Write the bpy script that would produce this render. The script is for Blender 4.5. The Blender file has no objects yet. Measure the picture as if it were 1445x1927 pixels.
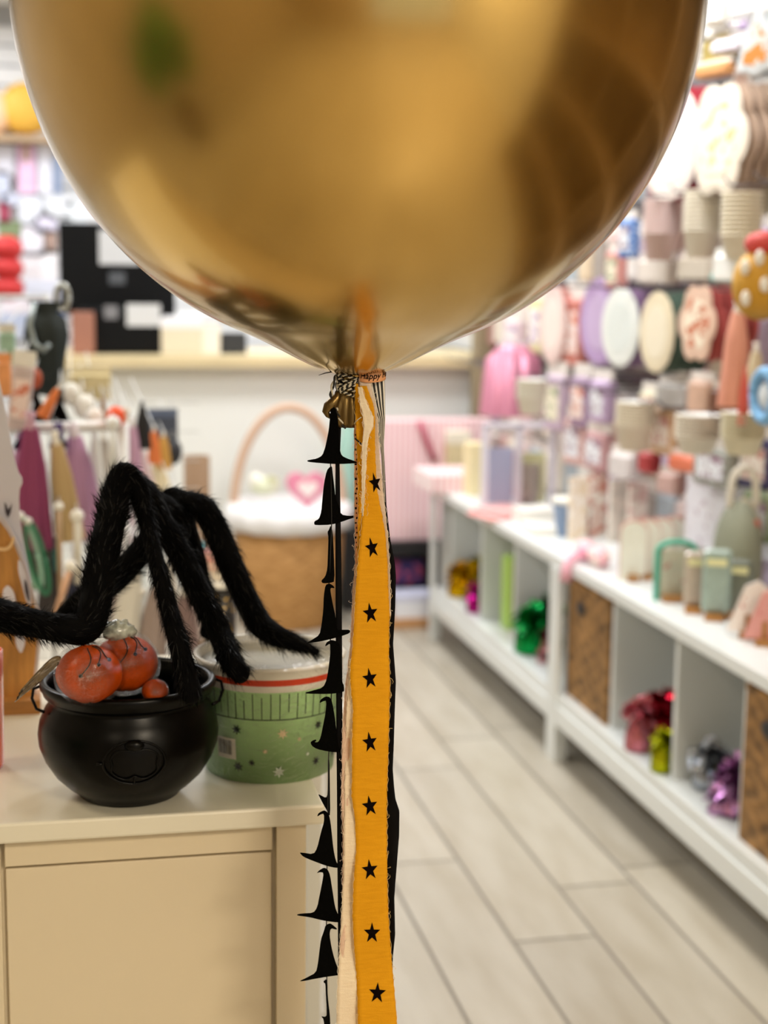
import bpy, math, random
from mathutils import Vector, Matrix, noise
PI = math.pi
random.seed(7)
sc = bpy.context.scene
col = sc.collection

# ---------------------------------------------------------------- camera
F, CX, CY, H = 2846.0, 722.5, 963.5, 1.45          # focal length in pixels of the 1445x1927 frame, eye height
PITCH, YAW, ROLL = 0.1532, 0.20666, -0.01217
_cp, _sp, _cy, _sy = math.cos(PITCH), math.sin(PITCH), math.cos(YAW), math.sin(YAW)
_f = Vector((_sy*_cp, _cy*_cp, -_sp)); _r = Vector((_cy, -_sy, 0)); _d = _f.cross(_r)
AX = math.cos(ROLL)*_r + math.sin(ROLL)*_d
AY = -math.sin(ROLL)*_r + math.cos(ROLL)*_d
AZ = _f
EYE = Vector((0, 0, H))
def ray(px, py): return AX*((px-CX)/F) + AY*((py-CY)/F) + AZ
def on_y(px, py, Y): d = ray(px, py); return EYE + d*(Y/d.y)
def on_x(px, py, X): d = ray(px, py); return EYE + d*(X/d.x)
def on_z(px, py, Z): d = ray(px, py); return EYE + d*((Z-H)/d.z)
def on_d(px, py, D): return EYE + ray(px, py)*D
def depth(p): return (Vector(p)-EYE).dot(AZ)

cam = bpy.data.cameras.new('camera'); camo = bpy.data.objects.new('camera', cam); col.objects.link(camo)
cam.sensor_fit = 'VERTICAL'; cam.sensor_height = 24; cam.sensor_width = 18
cam.lens = F/1927*24
cam.clip_start = .05
mw = Matrix((( AX.x, -AY.x, -AZ.x, 0), (AX.y, -AY.y, -AZ.y, 0), (AX.z, -AY.z, -AZ.z, H), (0, 0, 0, 1)))
camo.matrix_world = mw
cam.dof.use_dof = True; cam.dof.focus_distance = 1.39
cam.dof.aperture_fstop = cam.lens/1000/0.0125
sc.camera = camo

# ---------------------------------------------------------------- view, world, lights
sc.view_settings.view_transform = 'Standard'; sc.view_settings.look = 'None'
sc.view_settings.gamma = 1; sc.view_settings.exposure = 0.42
sc.view_settings.use_curve_mapping = False
sc.cycles.use_denoising = True
sc.cycles.max_bounces = 7; sc.cycles.diffuse_bounces = 4; sc.cycles.glossy_bounces = 3
sc.cycles.transmission_bounces = 4; sc.cycles.transparent_max_bounces = 10
sc.cycles.caustics_reflective = False; sc.cycles.caustics_refractive = False
sc.cycles.sample_clamp_indirect = 6
w = bpy.data.worlds.new('world'); sc.world = w; w.use_nodes = True
bg = w.node_tree.nodes['Background']; bg.inputs[0].default_value = (.85, .92, 1, 1); bg.inputs[1].default_value = .6

def area(name, loc, rot, sx, sy, power, color):
    l = bpy.data.lights.new(name, 'AREA'); l.shape = 'RECTANGLE'; l.size = sx; l.size_y = sy; l.energy = power; l.color = color
    o = bpy.data.objects.new(name, l); o.location = loc; o.rotation_euler = rot; col.objects.link(o); return o
CEIL_LIGHTS = [(-.9, 5.6, .34), (1.2, 5.4, .37), (-.9, 7.3, .27), (1.0, 7.2, .28), (-.9, 3.7, .34), (1.2, 3.6, .34), (-1.4, 1.6, .14), (1.0, 1.2, .18), (1.15, -1.5, 1.0), (-1.2, -1.8, .16), (1.3, -2.4, .4)]
for i, (x, y, k) in enumerate(CEIL_LIGHTS):
    warm = y < 2
    area('ceiling_lamp_light', (x, y, 2.73), (0, 0, 0), .56, .56, 62*k, (1, .86, .66) if warm else (.97, .985, 1))
# evening daylight that comes in through the shop window behind the camera
area('shop_window_light', (.75, -3.38, 1.35), (-PI/2, 0, 0), 2.2, 2.1, 52, (1, .86, .66))

# ---------------------------------------------------------------- materials
def lin(c):
    if isinstance(c, str):
        c = c.lstrip('#'); c = [int(c[i:i+2], 16)/255 for i in (0, 2, 4)]
        c = [v/12.92 if v <= .04045 else ((v+.055)/1.055)**2.4 for v in c]
    return (c[0], c[1], c[2], 1)
MATS = {}
def mat(color, rough=.6, metal=0, bump=0, bscale=60, var=0, coat=0, trans=0, sheen=0, stretch=None, spec=None):
    key = (str(color), rough, metal, bump, bscale, var, coat, trans, sheen, str(stretch), spec)
    if key in MATS: return MATS[key]
    m = bpy.data.materials.new('mat_%d' % len(MATS)); m.use_nodes = True
    nt = m.node_tree; b = nt.nodes['Principled BSDF']
    b.inputs['Base Color'].default_value = lin(color)
    b.inputs['Roughness'].default_value = rough; b.inputs['Metallic'].default_value = metal
    if coat: b.inputs['Coat Weight'].default_value = coat; b.inputs['Coat Roughness'].default_value = .06
    if sheen: b.inputs['Sheen Weight'].default_value = sheen
    if spec is not None: b.inputs['Specular IOR Level'].default_value = spec
    if bump or var:
        tc = nt.nodes.new('ShaderNodeTexCoord'); n = nt.nodes.new('ShaderNodeTexNoise'); n.inputs['Scale'].default_value = bscale
        n.inputs['Detail'].default_value = 4
        if stretch:
            mp = nt.nodes.new('ShaderNodeMapping'); mp.inputs['Scale'].default_value = stretch
            nt.links.new(tc.outputs['Object'], mp.inputs[0]); nt.links.new(mp.outputs[0], n.inputs[0])
        else: nt.links.new(tc.outputs['Object'], n.inputs[0])
    if bump:
        bp = nt.nodes.new('ShaderNodeBump'); bp.inputs['Strength'].default_value = bump; bp.inputs['Distance'].default_value = .002
        nt.links.new(n.outputs[0], bp.inputs['Height']); nt.links.new(bp.outputs[0], b.inputs['Normal'])
    if var:
        mx = nt.nodes.new('ShaderNodeMix'); mx.data_type = 'RGBA'; mx.blend_type = 'MULTIPLY'
        mx.inputs[6].default_value = lin(color)
        cr = nt.nodes.new('ShaderNodeValToRGB'); cr.color_ramp.elements[0].color = (1-var, 1-var, 1-var, 1); cr.color_ramp.elements[1].color = (1, 1, 1, 1)
        cr.color_ramp.elements[0].position = .35; cr.color_ramp.elements[1].position = .65
        nt.links.new(n.outputs[0], cr.inputs[0]); nt.links.new(cr.outputs[0], mx.inputs[7]); mx.inputs[0].default_value = 1
        nt.links.new(mx.outputs[2], b.inputs['Base Color'])
    MATS[key] = m; return m
def pattern_mat(kind, c1, c2, scale, rough=.6, axis='X', duty=.5):
    """stripes / dots / weave / floral print between two colours, in object coordinates (metres)"""
    key = (kind, str(c1), str(c2), scale, axis, duty, rough)
    if key in MATS: return MATS[key]
    m = bpy.data.materials.new('pat_%d' % len(MATS)); m.use_nodes = True
    nt = m.node_tree; b = nt.nodes['Principled BSDF']; b.inputs['Roughness'].default_value = rough
    tc = nt.nodes.new('ShaderNodeTexCoord')
    mx = nt.nodes.new('ShaderNodeMix'); mx.data_type = 'RGBA'; mx.inputs[6].default_value = lin(c1); mx.inputs[7].default_value = lin(c2)
    def math_(op, a, v=None):
        n = nt.nodes.new('ShaderNodeMath'); n.operation = op; nt.links.new(a, n.inputs[0])
        if v is not None:
            if isinstance(v, (int, float)): n.inputs[1].default_value = v
            else: nt.links.new(v, n.inputs[1])
        return n.outputs[0]
    if kind == 'stripes' or kind == 'uvstripes':
        s = nt.nodes.new('ShaderNodeSeparateXYZ'); nt.links.new(tc.outputs['UV' if kind == 'uvstripes' else 'Object'], s.inputs[0])
        v = math_('LESS_THAN', math_('FRACT', math_('MULTIPLY', s.outputs['XYZ'.index(axis)], scale)), duty)
    elif kind == 'dots':
        vo = nt.nodes.new('ShaderNodeTexVoronoi'); vo.inputs['Scale'].default_value = scale; nt.links.new(tc.outputs['Object'], vo.inputs[0])
        v = math_('LESS_THAN', vo.outputs['Distance'], duty)
    elif kind == 'floral':
        vo = nt.nodes.new('ShaderNodeTexNoise'); vo.inputs['Scale'].default_value = scale; vo.inputs['Detail'].default_value = 3; nt.links.new(tc.outputs['Object'], vo.inputs[0])
        v = math_('GREATER_THAN', vo.outputs[0], duty)
    elif kind == 'weave':
        s = nt.nodes.new('ShaderNodeSeparateXYZ'); nt.links.new(tc.outputs['Object'], s.inputs[0])
        nz = nt.nodes.new('ShaderNodeTexNoise'); nz.inputs['Scale'].default_value = scale*.5; nz.inputs['Detail'].default_value = 5; mpw = nt.nodes.new('ShaderNodeMapping'); mpw.inputs['Scale'].default_value = (.8, .8, 2.2); nt.links.new(tc.outputs['Object'], mpw.inputs[0]); nt.links.new(mpw.outputs[0], nz.inputs[0])
        xy = math_('ADD', s.outputs[0], s.outputs[1])
        sx = math_('SINE', math_('MULTIPLY', xy, scale*2.0)); sz = math_('SINE', math_('MULTIPLY', s.outputs[2], scale*3.4))
        v = math_('ADD', math_('MULTIPLY', math_('MULTIPLY', sx, sz), .16), math_('MULTIPLY_ADD', nz.outputs[0], 1.5))
        v.node.inputs[1].links[0].from_node.inputs[2].default_value = -.25
        bp = nt.nodes.new('ShaderNodeBump'); bp.inputs['Distance'].default_value = .006; nt.links.new(v, bp.inputs['Height']); nt.links.new(bp.outputs[0], b.inputs['Normal'])
    nt.links.new(v, mx.inputs[0]); nt.links.new(mx.outputs[2], b.inputs['Base Color'])
    MATS[key] = m; return m
def clear_film(name, amount=.25, bump=.6, scale=35):
    m = bpy.data.materials.new(name); m.use_nodes = True; nt = m.node_tree
    for n in list(nt.nodes):
        if n.type != 'OUTPUT_MATERIAL': nt.nodes.remove(n)
    out = nt.nodes[0]
    t = nt.nodes.new('ShaderNodeBsdfTransparent'); g = nt.nodes.new('ShaderNodeBsdfGlossy'); g.inputs['Roughness'].default_value = .08
    lw = nt.nodes.new('ShaderNodeLayerWeight'); lw.inputs[0].default_value = amount
    mx = nt.nodes.new('ShaderNodeMixShader'); n = nt.nodes.new('ShaderNodeTexNoise'); n.inputs['Scale'].default_value = scale; n.inputs['Detail'].default_value = 5; n.inputs['Distortion'].default_value = 1.5
    bp = nt.nodes.new('ShaderNodeBump'); bp.inputs['Strength'].default_value = bump; bp.inputs['Distance'].default_value = .01
    nt.links.new(n.outputs[0], bp.inputs['Height']); nt.links.new(bp.outputs[0], g.inputs['Normal']); nt.links.new(bp.outputs[0], lw.inputs['Normal'])
    nt.links.new(lw.outputs['Fresnel'], mx.inputs[0]); nt.links.new(t.outputs[0], mx.inputs[1]); nt.links.new(g.outputs[0], mx.inputs[2]); nt.links.new(mx.outputs[0], out.inputs[0])
    return m
def emit(name, color, s):
    m = bpy.data.materials.new(name); m.use_nodes = True; b = m.node_tree.nodes['Principled BSDF']
    b.inputs['Emission Color'].default_value = lin(color); b.inputs['Emission Strength'].default_value = s; b.inputs['Base Color'].default_value = lin(color); return m

# ---------------------------------------------------------------- mesh building
class MB:
    def __init__(s): s.v = []; s.f = []; s.mi = []; s.uv = {}; s.sm = []
    def add(s, vs, fs, mi=0, smooth=False, uvs=None):
        o = len(s.v); s.v += [tuple(v) for v in vs]
        for k, f in enumerate(fs):
            s.f.append(tuple(i+o for i in f)); s.mi.append(mi); s.sm.append(smooth)
            if uvs: s.uv[len(s.f)-1] = [uvs[i] for i in f]
        return s
    def box(s, c, d, mi=0, rot=None, bev=0):
        x, y, z = d[0]/2, d[1]/2, d[2]/2
        if bev:
            b = min(bev, x*.9, y*.9, z*.9); vs = []
            bm_pts = []
            for sz in (-1, 1):
                for k, ins in ((0, b), (1, 0)):
                    pass
            rings = [(-z, b), (-z+b, 0), (z-b, 0), (z, b)]
            for zz, ins in rings:
                for (px, py) in ((x-b, y), (x, y-b), (x, -y+b), (x-b, -y), (-x+b, -y), (-x, -y+b), (-x, y-b), (-x+b, y)):
                    qx = px - math.copysign(min(ins, abs(px)), px) if ins else px
                    qy = py - math.copysign(min(ins, abs(py)), py) if ins else py
                    vs.append((qx, qy, zz))
            fs = []
            for r in range(3):
                for i in range(8):
                    a, bb = r*8+i, r*8+(i+1) % 8
                    fs.append((a, bb, bb+8, a+8)[::-1])
            fs.append(tuple(range(8))); fs.append(tuple(range(24, 32))[::-1])
        else:
            vs = [(-x, -y, -z), (x, -y, -z), (x, y, -z), (-x, y, -z), (-x, -y, z), (x, -y, z), (x, y, z), (-x, y, z)]
            fs = [(0, 3, 2, 1), (4, 5, 6, 7), (0, 1, 5, 4), (1, 2, 6, 5), (2, 3, 7, 6), (3, 0, 4, 7)]
        R = rot or Matrix.Identity(3); c = Vector(c)
        s.add([R @ Vector(v) + c for v in vs], fs, mi); return s
    def lathe(s, prof, n=32, c=(0, 0, 0), mi=0, fn=None, smooth=True, cap=False, sx=1, sy=1):
        vs = []; fs = []
        for j, (r, z) in enumerate(prof):
            for i in range(n):
                a = 2*PI*i/n; rr = r*(fn(a, j) if fn else 1)
                vs.append((c[0]+rr*math.cos(a)*sx, c[1]+rr*math.sin(a)*sy, c[2]+z))
        for j in range(len(prof)-1):
            for i in range(n):
                k = (i+1) % n; fs.append((j*n+i, j*n+k, (j+1)*n+k, (j+1)*n+i))
        if cap: fs.append(tuple(range(n))[::-1]); fs.append(tuple((len(prof)-1)*n+i for i in range(n)))
        s.add(vs, fs, mi, smooth); return s
    def tube(s, pts, r, n=8, mi=0, smooth=True, cap=True):
        pts = [Vector(p) for p in pts]; m = len(pts)
        rs = r if isinstance(r, (list, tuple)) else [r]*m
        vs = []; fs = []; up = None
        for j, p in enumerate(pts):
            t = (pts[min(j+1, m-1)]-pts[max(j-1, 0)]);
            if t.length < 1e-9: t = Vector((0, 0, 1))
            t.normalize()
            if up is None: up = t.orthogonal().normalized()
            up = (up - t*up.dot(t)); up = up.normalized() if up.length > 1e-6 else t.orthogonal().normalized()
            s2 = t.cross(up)
            for i in range(n):
                a = 2*PI*i/n; vs.append(p + (up*math.cos(a)+s2*math.sin(a))*rs[j])
        for j in range(m-1):
            for i in range(n):
                k = (i+1) % n; fs.append((j*n+i, j*n+k, (j+1)*n+k, (j+1)*n+i))
        if cap: fs.append(tuple(range(n))[::-1]); fs.append(tuple((m-1)*n+i for i in range(n)))
        s.add(vs, fs, mi, smooth); return s
    def prism(s, poly, t, mi=0, y0=0, plane='XZ', fn=None):
        """extrude a polygon (x,z) by t along +y, centred on y0"""
        n = len(poly); vs = [(x, y0-t/2, z) for x, z in poly] + [(x, y0+t/2, z) for x, z in poly]
        if fn: vs = [fn(*v) for v in vs]
        area_ = sum(poly[i][0]*poly[(i+1) % n][1]-poly[(i+1) % n][0]*poly[i][1] for i in range(n))
        fr = tuple(range(n)); bk = tuple(range(n, 2*n))[::-1]; sd = [(i, i+n, (i+1) % n+n, (i+1) % n) for i in range(n)]
        if area_ < 0: fr = fr[::-1]; bk = bk[::-1]; sd = [f[::-1] for f in sd]
        s.add(vs, [fr, bk]+sd, mi); return s
    def sphere(s, c, r, n=16, m=10, mi=0, sc_=(1, 1, 1), fn=None):
        prof = [(math.sin(PI*j/m)*r if 0 < j < m else r*.001, -math.cos(PI*j/m)*r) for j in range(m+1)]
        vs = []; fs = []
        for rr, z in prof:
            for i in range(n):
                a = 2*PI*i/n; v = Vector((rr*math.cos(a)*sc_[0], rr*math.sin(a)*sc_[1], z*sc_[2]))
                if fn: v = fn(v)
                vs.append(v+Vector(c))
        for j in range(m):
            for i in range(n):
                k = (i+1) % n; fs.append((j*n+i, j*n+k, (j+1)*n+k, (j+1)*n+i))
        s.add(vs, fs, mi, True); return s
    def xf(s, fn): s.v = [tuple(fn(Vector(v))) for v in s.v]; return s

def build(name, mb, mats, parent=None, world=True, origin=None):
    """one mesh object; vertices given in world space (world=True) or in the local space of its parent"""
    me = bpy.data.meshes.new(name)
    o = bpy.data.objects.new(name, me)
    off = Vector((0, 0, 0))
    if world:
        if parent is not None:
            p = parent
            while p is not None: off += Vector(p.location); p = p.parent
        else:
            if origin is None:
                xs = [v[0] for v in mb.v]; ys = [v[1] for v in mb.v]; zs = [v[2] for v in mb.v]
                origin = ((min(xs)+max(xs))/2, (min(ys)+max(ys))/2, min(zs))
            off = Vector(origin); o.location = off
    me.from_pydata([(v[0]-off.x, v[1]-off.y, v[2]-off.z) for v in mb.v], [], mb.f)
    for m in (mats if isinstance(mats, (list, tuple)) else [mats]): me.materials.append(m)
    me.polygons.foreach_set('material_index', mb.mi); me.polygons.foreach_set('use_smooth', mb.sm)
    if mb.uv:
        ul = me.uv_layers.new(name='UVMap')
        for p in me.polygons:
            u = mb.uv.get(p.index)
            if u:
                for k, li in enumerate(p.loop_indices): ul.data[li].uv = u[k]
    me.update()
    col.objects.link(o)
    if parent is not None: o.parent = parent
    return o
def thing(name, label, cat, loc=(0, 0, 0), rotz=0, group=None):
    o = bpy.data.objects.new(name, None); col.objects.link(o); o.empty_display_size = .05
    o.location = loc; o.rotation_euler = (0, 0, rotz); o['label'] = label; o['category'] = cat
    if group: o['group'] = group
    return o
def tag(o, label, cat, group=None):
    o['label'] = label; o['category'] = cat
    if group: o['group'] = group
    return o
def struct(name, mb, m):
    o = build(name, mb, m, origin=(0, 0, 0)); o['kind'] = 'structure'; return o
def dup(root, loc, rotz=None, label=None, group=None, scale=None):
    r = root.copy(); col.objects.link(r); r.location = loc
    if rotz is not None: r.rotation_euler = (0, 0, rotz)
    if label: r['label'] = label
    if group: r['group'] = group
    if scale: r.scale = (scale,)*3
    for ch in list(root.children):
        c = ch.copy(); col.objects.link(c); c.parent = r
        for g in ch.children:
            d = g.copy(); col.objects.link(d); d.parent = c
    return r
def bevel(o, wdt=.003, seg=2):
    m = o.modifiers.new('bevel', 'BEVEL'); m.width = wdt; m.segments = seg; m.limit_method = 'ANGLE'; return o

WHITE = mat('#eeeeea', .45); WHITE2 = mat('#e6e5df', .5)
# ================================================================ SETTING
XR, XL, YB, YF, ZC = 1.95, -2.5, 8.2, -3.5, 2.8
# floor: wood-look planks laid along Y, one joint pattern per row
def floor_mat():
    m = bpy.data.materials.new('floor_planks'); m.use_nodes = True; nt = m.node_tree; b = nt.nodes['Principled BSDF']
    g = nt.nodes.new('ShaderNodeNewGeometry'); cr = nt.nodes.new('ShaderNodeValToRGB')
    cr.color_ramp.elements[0].color = lin('#aba496'); cr.color_ramp.elements[1].color = lin('#bcb5a6')
    nt.links.new(g.outputs['Random Per Island'], cr.inputs[0])
    tc = nt.nodes.new('ShaderNodeTexCoord'); mp = nt.nodes.new('ShaderNodeMapping'); mp.inputs['Scale'].default_value = (9, 1.6, 1)
    n = nt.nodes.new('ShaderNodeTexNoise'); n.inputs['Scale'].default_value = 1.6; n.inputs['Detail'].default_value = 6
    nt.links.new(tc.outputs['Object'], mp.inputs[0]); nt.links.new(mp.outputs[0], n.inputs[0])
    c2 = nt.nodes.new('ShaderNodeValToRGB'); c2.color_ramp.elements[0].position = .3; c2.color_ramp.elements[0].color = lin('#ebe7e0'); c2.color_ramp.elements[1].position = .62; c2.color_ramp.elements[1].color = (1, 1, 1, 1)
    nt.links.new(n.outputs[0], c2.inputs[0])
    mx = nt.nodes.new('ShaderNodeMix'); mx.data_type = 'RGBA'; mx.blend_type = 'MULTIPLY'; mx.inputs[0].default_value = 1
    nt.links.new(cr.outputs[0], mx.inputs[6]); nt.links.new(c2.outputs[0], mx.inputs[7]); nt.links.new(mx.outputs[2], b.inputs['Base Color'])
    b.inputs['Roughness'].default_value = .38
    return m
fl = MB(); PW = .1935
fl.add([(XL, YF, -.004), (XR, YF, -.004), (XR, YB, -.004), (XL, YB, -.004)], [(0, 1, 2, 3)], 1)
rr = random.Random(3); i0 = math.floor((XL-.748)/PW)
k = i0
while .748+k*PW < XR:
    x0 = max(XL, .748+k*PW+.0042); x1 = min(XR, .748+(k+1)*PW-.0042)
    j = {0: 3.527, 1: 3.039, 2: 3.314}.get(k, rr.uniform(2.6, 3.8)) - 1.2*6
    while j < YB:
        y0, y1 = max(YF, j+.0028), min(YB, j+1.2-.0028)
        if y1 > y0: fl.add([(x0, y0, 0), (x1, y0, 0), (x1, y1, 0), (x0, y1, 0)], [(0, 1, 2, 3)], 0)
        j += 1.2
    k += 1
struct('floor', fl, [floor_mat(), mat('#8d857a', .8)])
struct('ceiling', MB().box(((XL+XR)/2, (YF+YB)/2, ZC+.05), (XR-XL+.2, YB-YF+.2, .1)), mat('#e9e8e4', .9))
struct('wall_left', MB().box((XL-.05, (YF+YB)/2, ZC/2), (.1, YB-YF, ZC)), mat('#b0a391', .8, var=.15, bscale=2))
# right wall: slatted display board
wr = MB().box((XR+.06, (YF+YB)/2, ZC/2), (.1, YB-YF, ZC))
for i in range(27): wr.box((XR+.004, (YF+YB)/2, .05+i*.1), (.012, YB-YF, .082), 1)
struct('wall_right', wr, [mat('#9a9894', .7), mat('#d9d8d4', .6)])
wb = MB().box(((XL+XR)/2, YB+.06, ZC/2), (XR-XL, .1, ZC))
for i in range(27): wb.box(((XL+XR)/2, YB+.004, .05+i*.1), (XR-XL, .012, .085), 1)
struct('wall_back', wb, [mat('#aeb0b4', .7), mat('#eceef2', .6)])
# front wall behind the camera with the shop window
wf = MB()
wf.box(((XL-.4)/2-.0, YF-.05, ZC/2), (abs(XL+.4), .1, ZC)); wf.box((1.9, YF-.05, ZC/2), (.1, .1, ZC))
wf.box((.725, YF-.05, .13), (2.25, .1, .26)); wf.box((.725, YF-.05, 2.62), (2.25, .1, .36))
struct('wall_front', wf, mat('#a08c70', .8))
wn = MB()
for x in (-.37, .36, 1.09, 1.82): wn.box((x, YF-.04, 1.35), (.05, .07, 2.18))
wn.box((.725, YF-.04, .285), (2.2, .07, .05)); wn.box((.725, YF-.04, 2.415), (2.2, .07, .05))
win = struct('window_1', wn, mat('#3c3630', .4))
gp = build('window_pane', MB().box((.725, YF-.045, 1.35), (2.2, .006, 2.1)), clear_film('shop_glass', .1, 0), parent=win)
struct('baseboard_right', MB().box((XR-.01, (YF+YB)/2, .05), (.02, YB-YF, .1)), WHITE2)
for i, (x, y, kk) in enumerate(CEIL_LIGHTS):
    t = thing('ceiling_light', 'ceiling light', 'ceiling light', (x, y, 2.74), group='ceiling lights')
    t['label'] = 'square ceiling light panel above the shop aisle, outside the photo'
    mb = MB()
    for sx_, sy_, dx, dy in ((.62, .03, 0, .295), (.62, .03, 0, -.295), (.03, .56, .295, 0), (.03, .56, -.295, 0)): mb.box((dx, dy, .03), (sx_, sy_, .05))
    build('frame', mb, WHITE, t, world=False)
    build('diffuser', MB().box((0, 0, .03), (.56, .56, .01)), emit('panel_light', '#ffe2b0' if y < 2 else '#ffffff', 3), t, world=False)

# ================================================================ BALLOON
BC = Vector((.256, 1.353, 1.702)); BR = .3; BS = 1.067
gold = bpy.data.materials.new('chrome_gold_latex'); gold.use_nodes = True
_b = gold.node_tree.nodes['Principled BSDF']
_b.inputs['Base Color'].default_value = (.63, .42, .13, 1); _b.inputs['Metallic'].default_value = 1; _b.inputs['Roughness'].default_value = .23
_b.inputs['Coat Weight'].default_value = .6; _b.inputs['Coat Roughness'].default_value = .09; _b.inputs['Coat IOR'].default_value = 1.35
bal = thing('balloon', 'huge round chrome gold balloon floating over the ribbons', 'balloon', BC)
prof = []
for j in range(97):
    a = PI*j/96; z = -math.cos(a); r = math.sin(a)
    zz = z*BR*BS; rr_ = r*BR
    if z < -.93:                          # slight draw-in towards the neck
        q = (-.93-z)/.07; zz -= .020*q*q*q
    prof.append((max(rr_, .006 if j < 3 else .0005), zz))
def pleat(a, j):
    q = max(0, (14-j)/14); return 1 + .05*q*q*math.sin(9*a+.7) + .03*q*q*math.sin(17*a)
build('balloon_skin', MB().lathe(prof, 128, fn=pleat), gold, bal, world=False)
def px(xc, yc, crop):      # enlarged-crop coordinates -> frame pixels
    ox, oy, s = crop; return ox+xc/s, oy+yc/s
C3, C4, C5 = (540, 660, 4.817), (540, 1050, 4.282), (540, 1480, 4.311)
YR = 1.345
def rp(pxx, pyy, off=0): return on_y(pxx, pyy, YR+off)
# neck and knotted tail of the balloon, in dull gold folds
kc = rp(656, 706)
neck = MB()
neck.tube([BC+Vector((0, 0, -.322)), BC+Vector((-.002, -.002, -.334)), kc+Vector((0, 0, -.006))], [.0135, .011, .0075], 20)
build('neck', neck, gold, bal)
dull = mat('#6b5630', .33, metal=.85, bump=.5, bscale=90, stretch=(2, 2, .4))
tail = MB()
tp = [(.0050, 0), (.0065, -.005), (.0098, -.014), (.0128, -.024), (.0142, -.034), (.0132, -.040), (.0095, -.0435), (.003, -.0420)]
ct = rp(657, 714, .006)
tail.lathe(tp, 60, c=ct, fn=lambda a, j: 1+.11*math.sin(5*a+1.5+j*.12)*min(1, j/2)+.05*math.sin(12*a+j*.2), sy=.7)
build('tail', tail, dull, bal)
lobe = MB(); c0 = rp(627, 772)
lobe.tube([rp(640, 735), rp(634, 748), rp(627, 758), rp(618, 766), rp(613, 775), rp(617, 781), rp(625, 788)], [.0025, .004, .0056, .0052, .0034, .0026, .0012], 12)
build('curled_lip', lobe, dull, bal)
# black-and-cream twine lashed round the knot
twine_b, twine_w = mat('#15130f', .8), mat('#cfc6b0', .8)
tw = thing('twine', 'twisted black and cream twine knotted round the gold balloon neck', 'twine', kc)
random.seed(5)
for mi_, mtt, ph in ((0, twine_b, 0), (1, twine_w, PI)):
    mb = MB()
    for k in range(6):
        zc = -.001-k*.0031; R0 = .0098-.0005*k
        pts = []
        for i in range(49):
            a = 2*PI*i/48; rr_ = .00085
            pts.append(kc+Vector((-.001+(R0+rr_*math.cos(a*11+ph))*math.cos(a)*1.0, (R0+rr_*math.cos(a*11+ph))*math.sin(a)*.8, zc+.0017*math.sin(a*2+k*1.3)+rr_*math.sin(a*11+ph))))
        mb.tube(pts, .0008, 6)
    def strand(path, amp=.0011, turns=3.2, r=.0009):
        P = [rp(*q) for q in path]; out = []
        N = 60
        for i in range(N+1):
            u = i/N*(len(P)-1); k = min(int(u), len(P)-2); p = P[k].lerp(P[k+1], u-k)
            a = u*turns+ph; out.append(p+Vector((math.cos(a)*amp, math.sin(a)*amp, 0)))
        mb.tube(out, r, 6)
    strand([(641, 700), (632, 708), (626, 725), (623, 742), (626, 756), (632, 768), (636, 782), (644, 796), (649, 806)], turns=3)
    strand([(644, 698), (637, 714), (635, 735), (631, 750), (628, 762)], turns=4)
    strand([(648, 700), (640, 705), (634, 720), (636, 742)], turns=4)
    if mi_ == 0:
        mb.tube([rp(640, 697), rp(628, 699), rp(612, 702, -.012), rp(600, 706, -.03)], [.0009, .0007, .0005, .0003], 6)
        mb.tube([rp(668, 825, -.006), rp(678, 834, -.01), rp(690, 843, -.014)], .0008, 6)
        mb.tube([rp(700, 694), rp(712, 690, -.004), rp(720, 686)], .0006, 6)
    else:
        mb.tube([rp(666, 797, -.01), rp(674, 789, -.013), rp(680, 785, -.014)], .00045, 6)
    build(['black_strand', 'cream_strand'][mi_], mb, mtt, tw)

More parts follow.
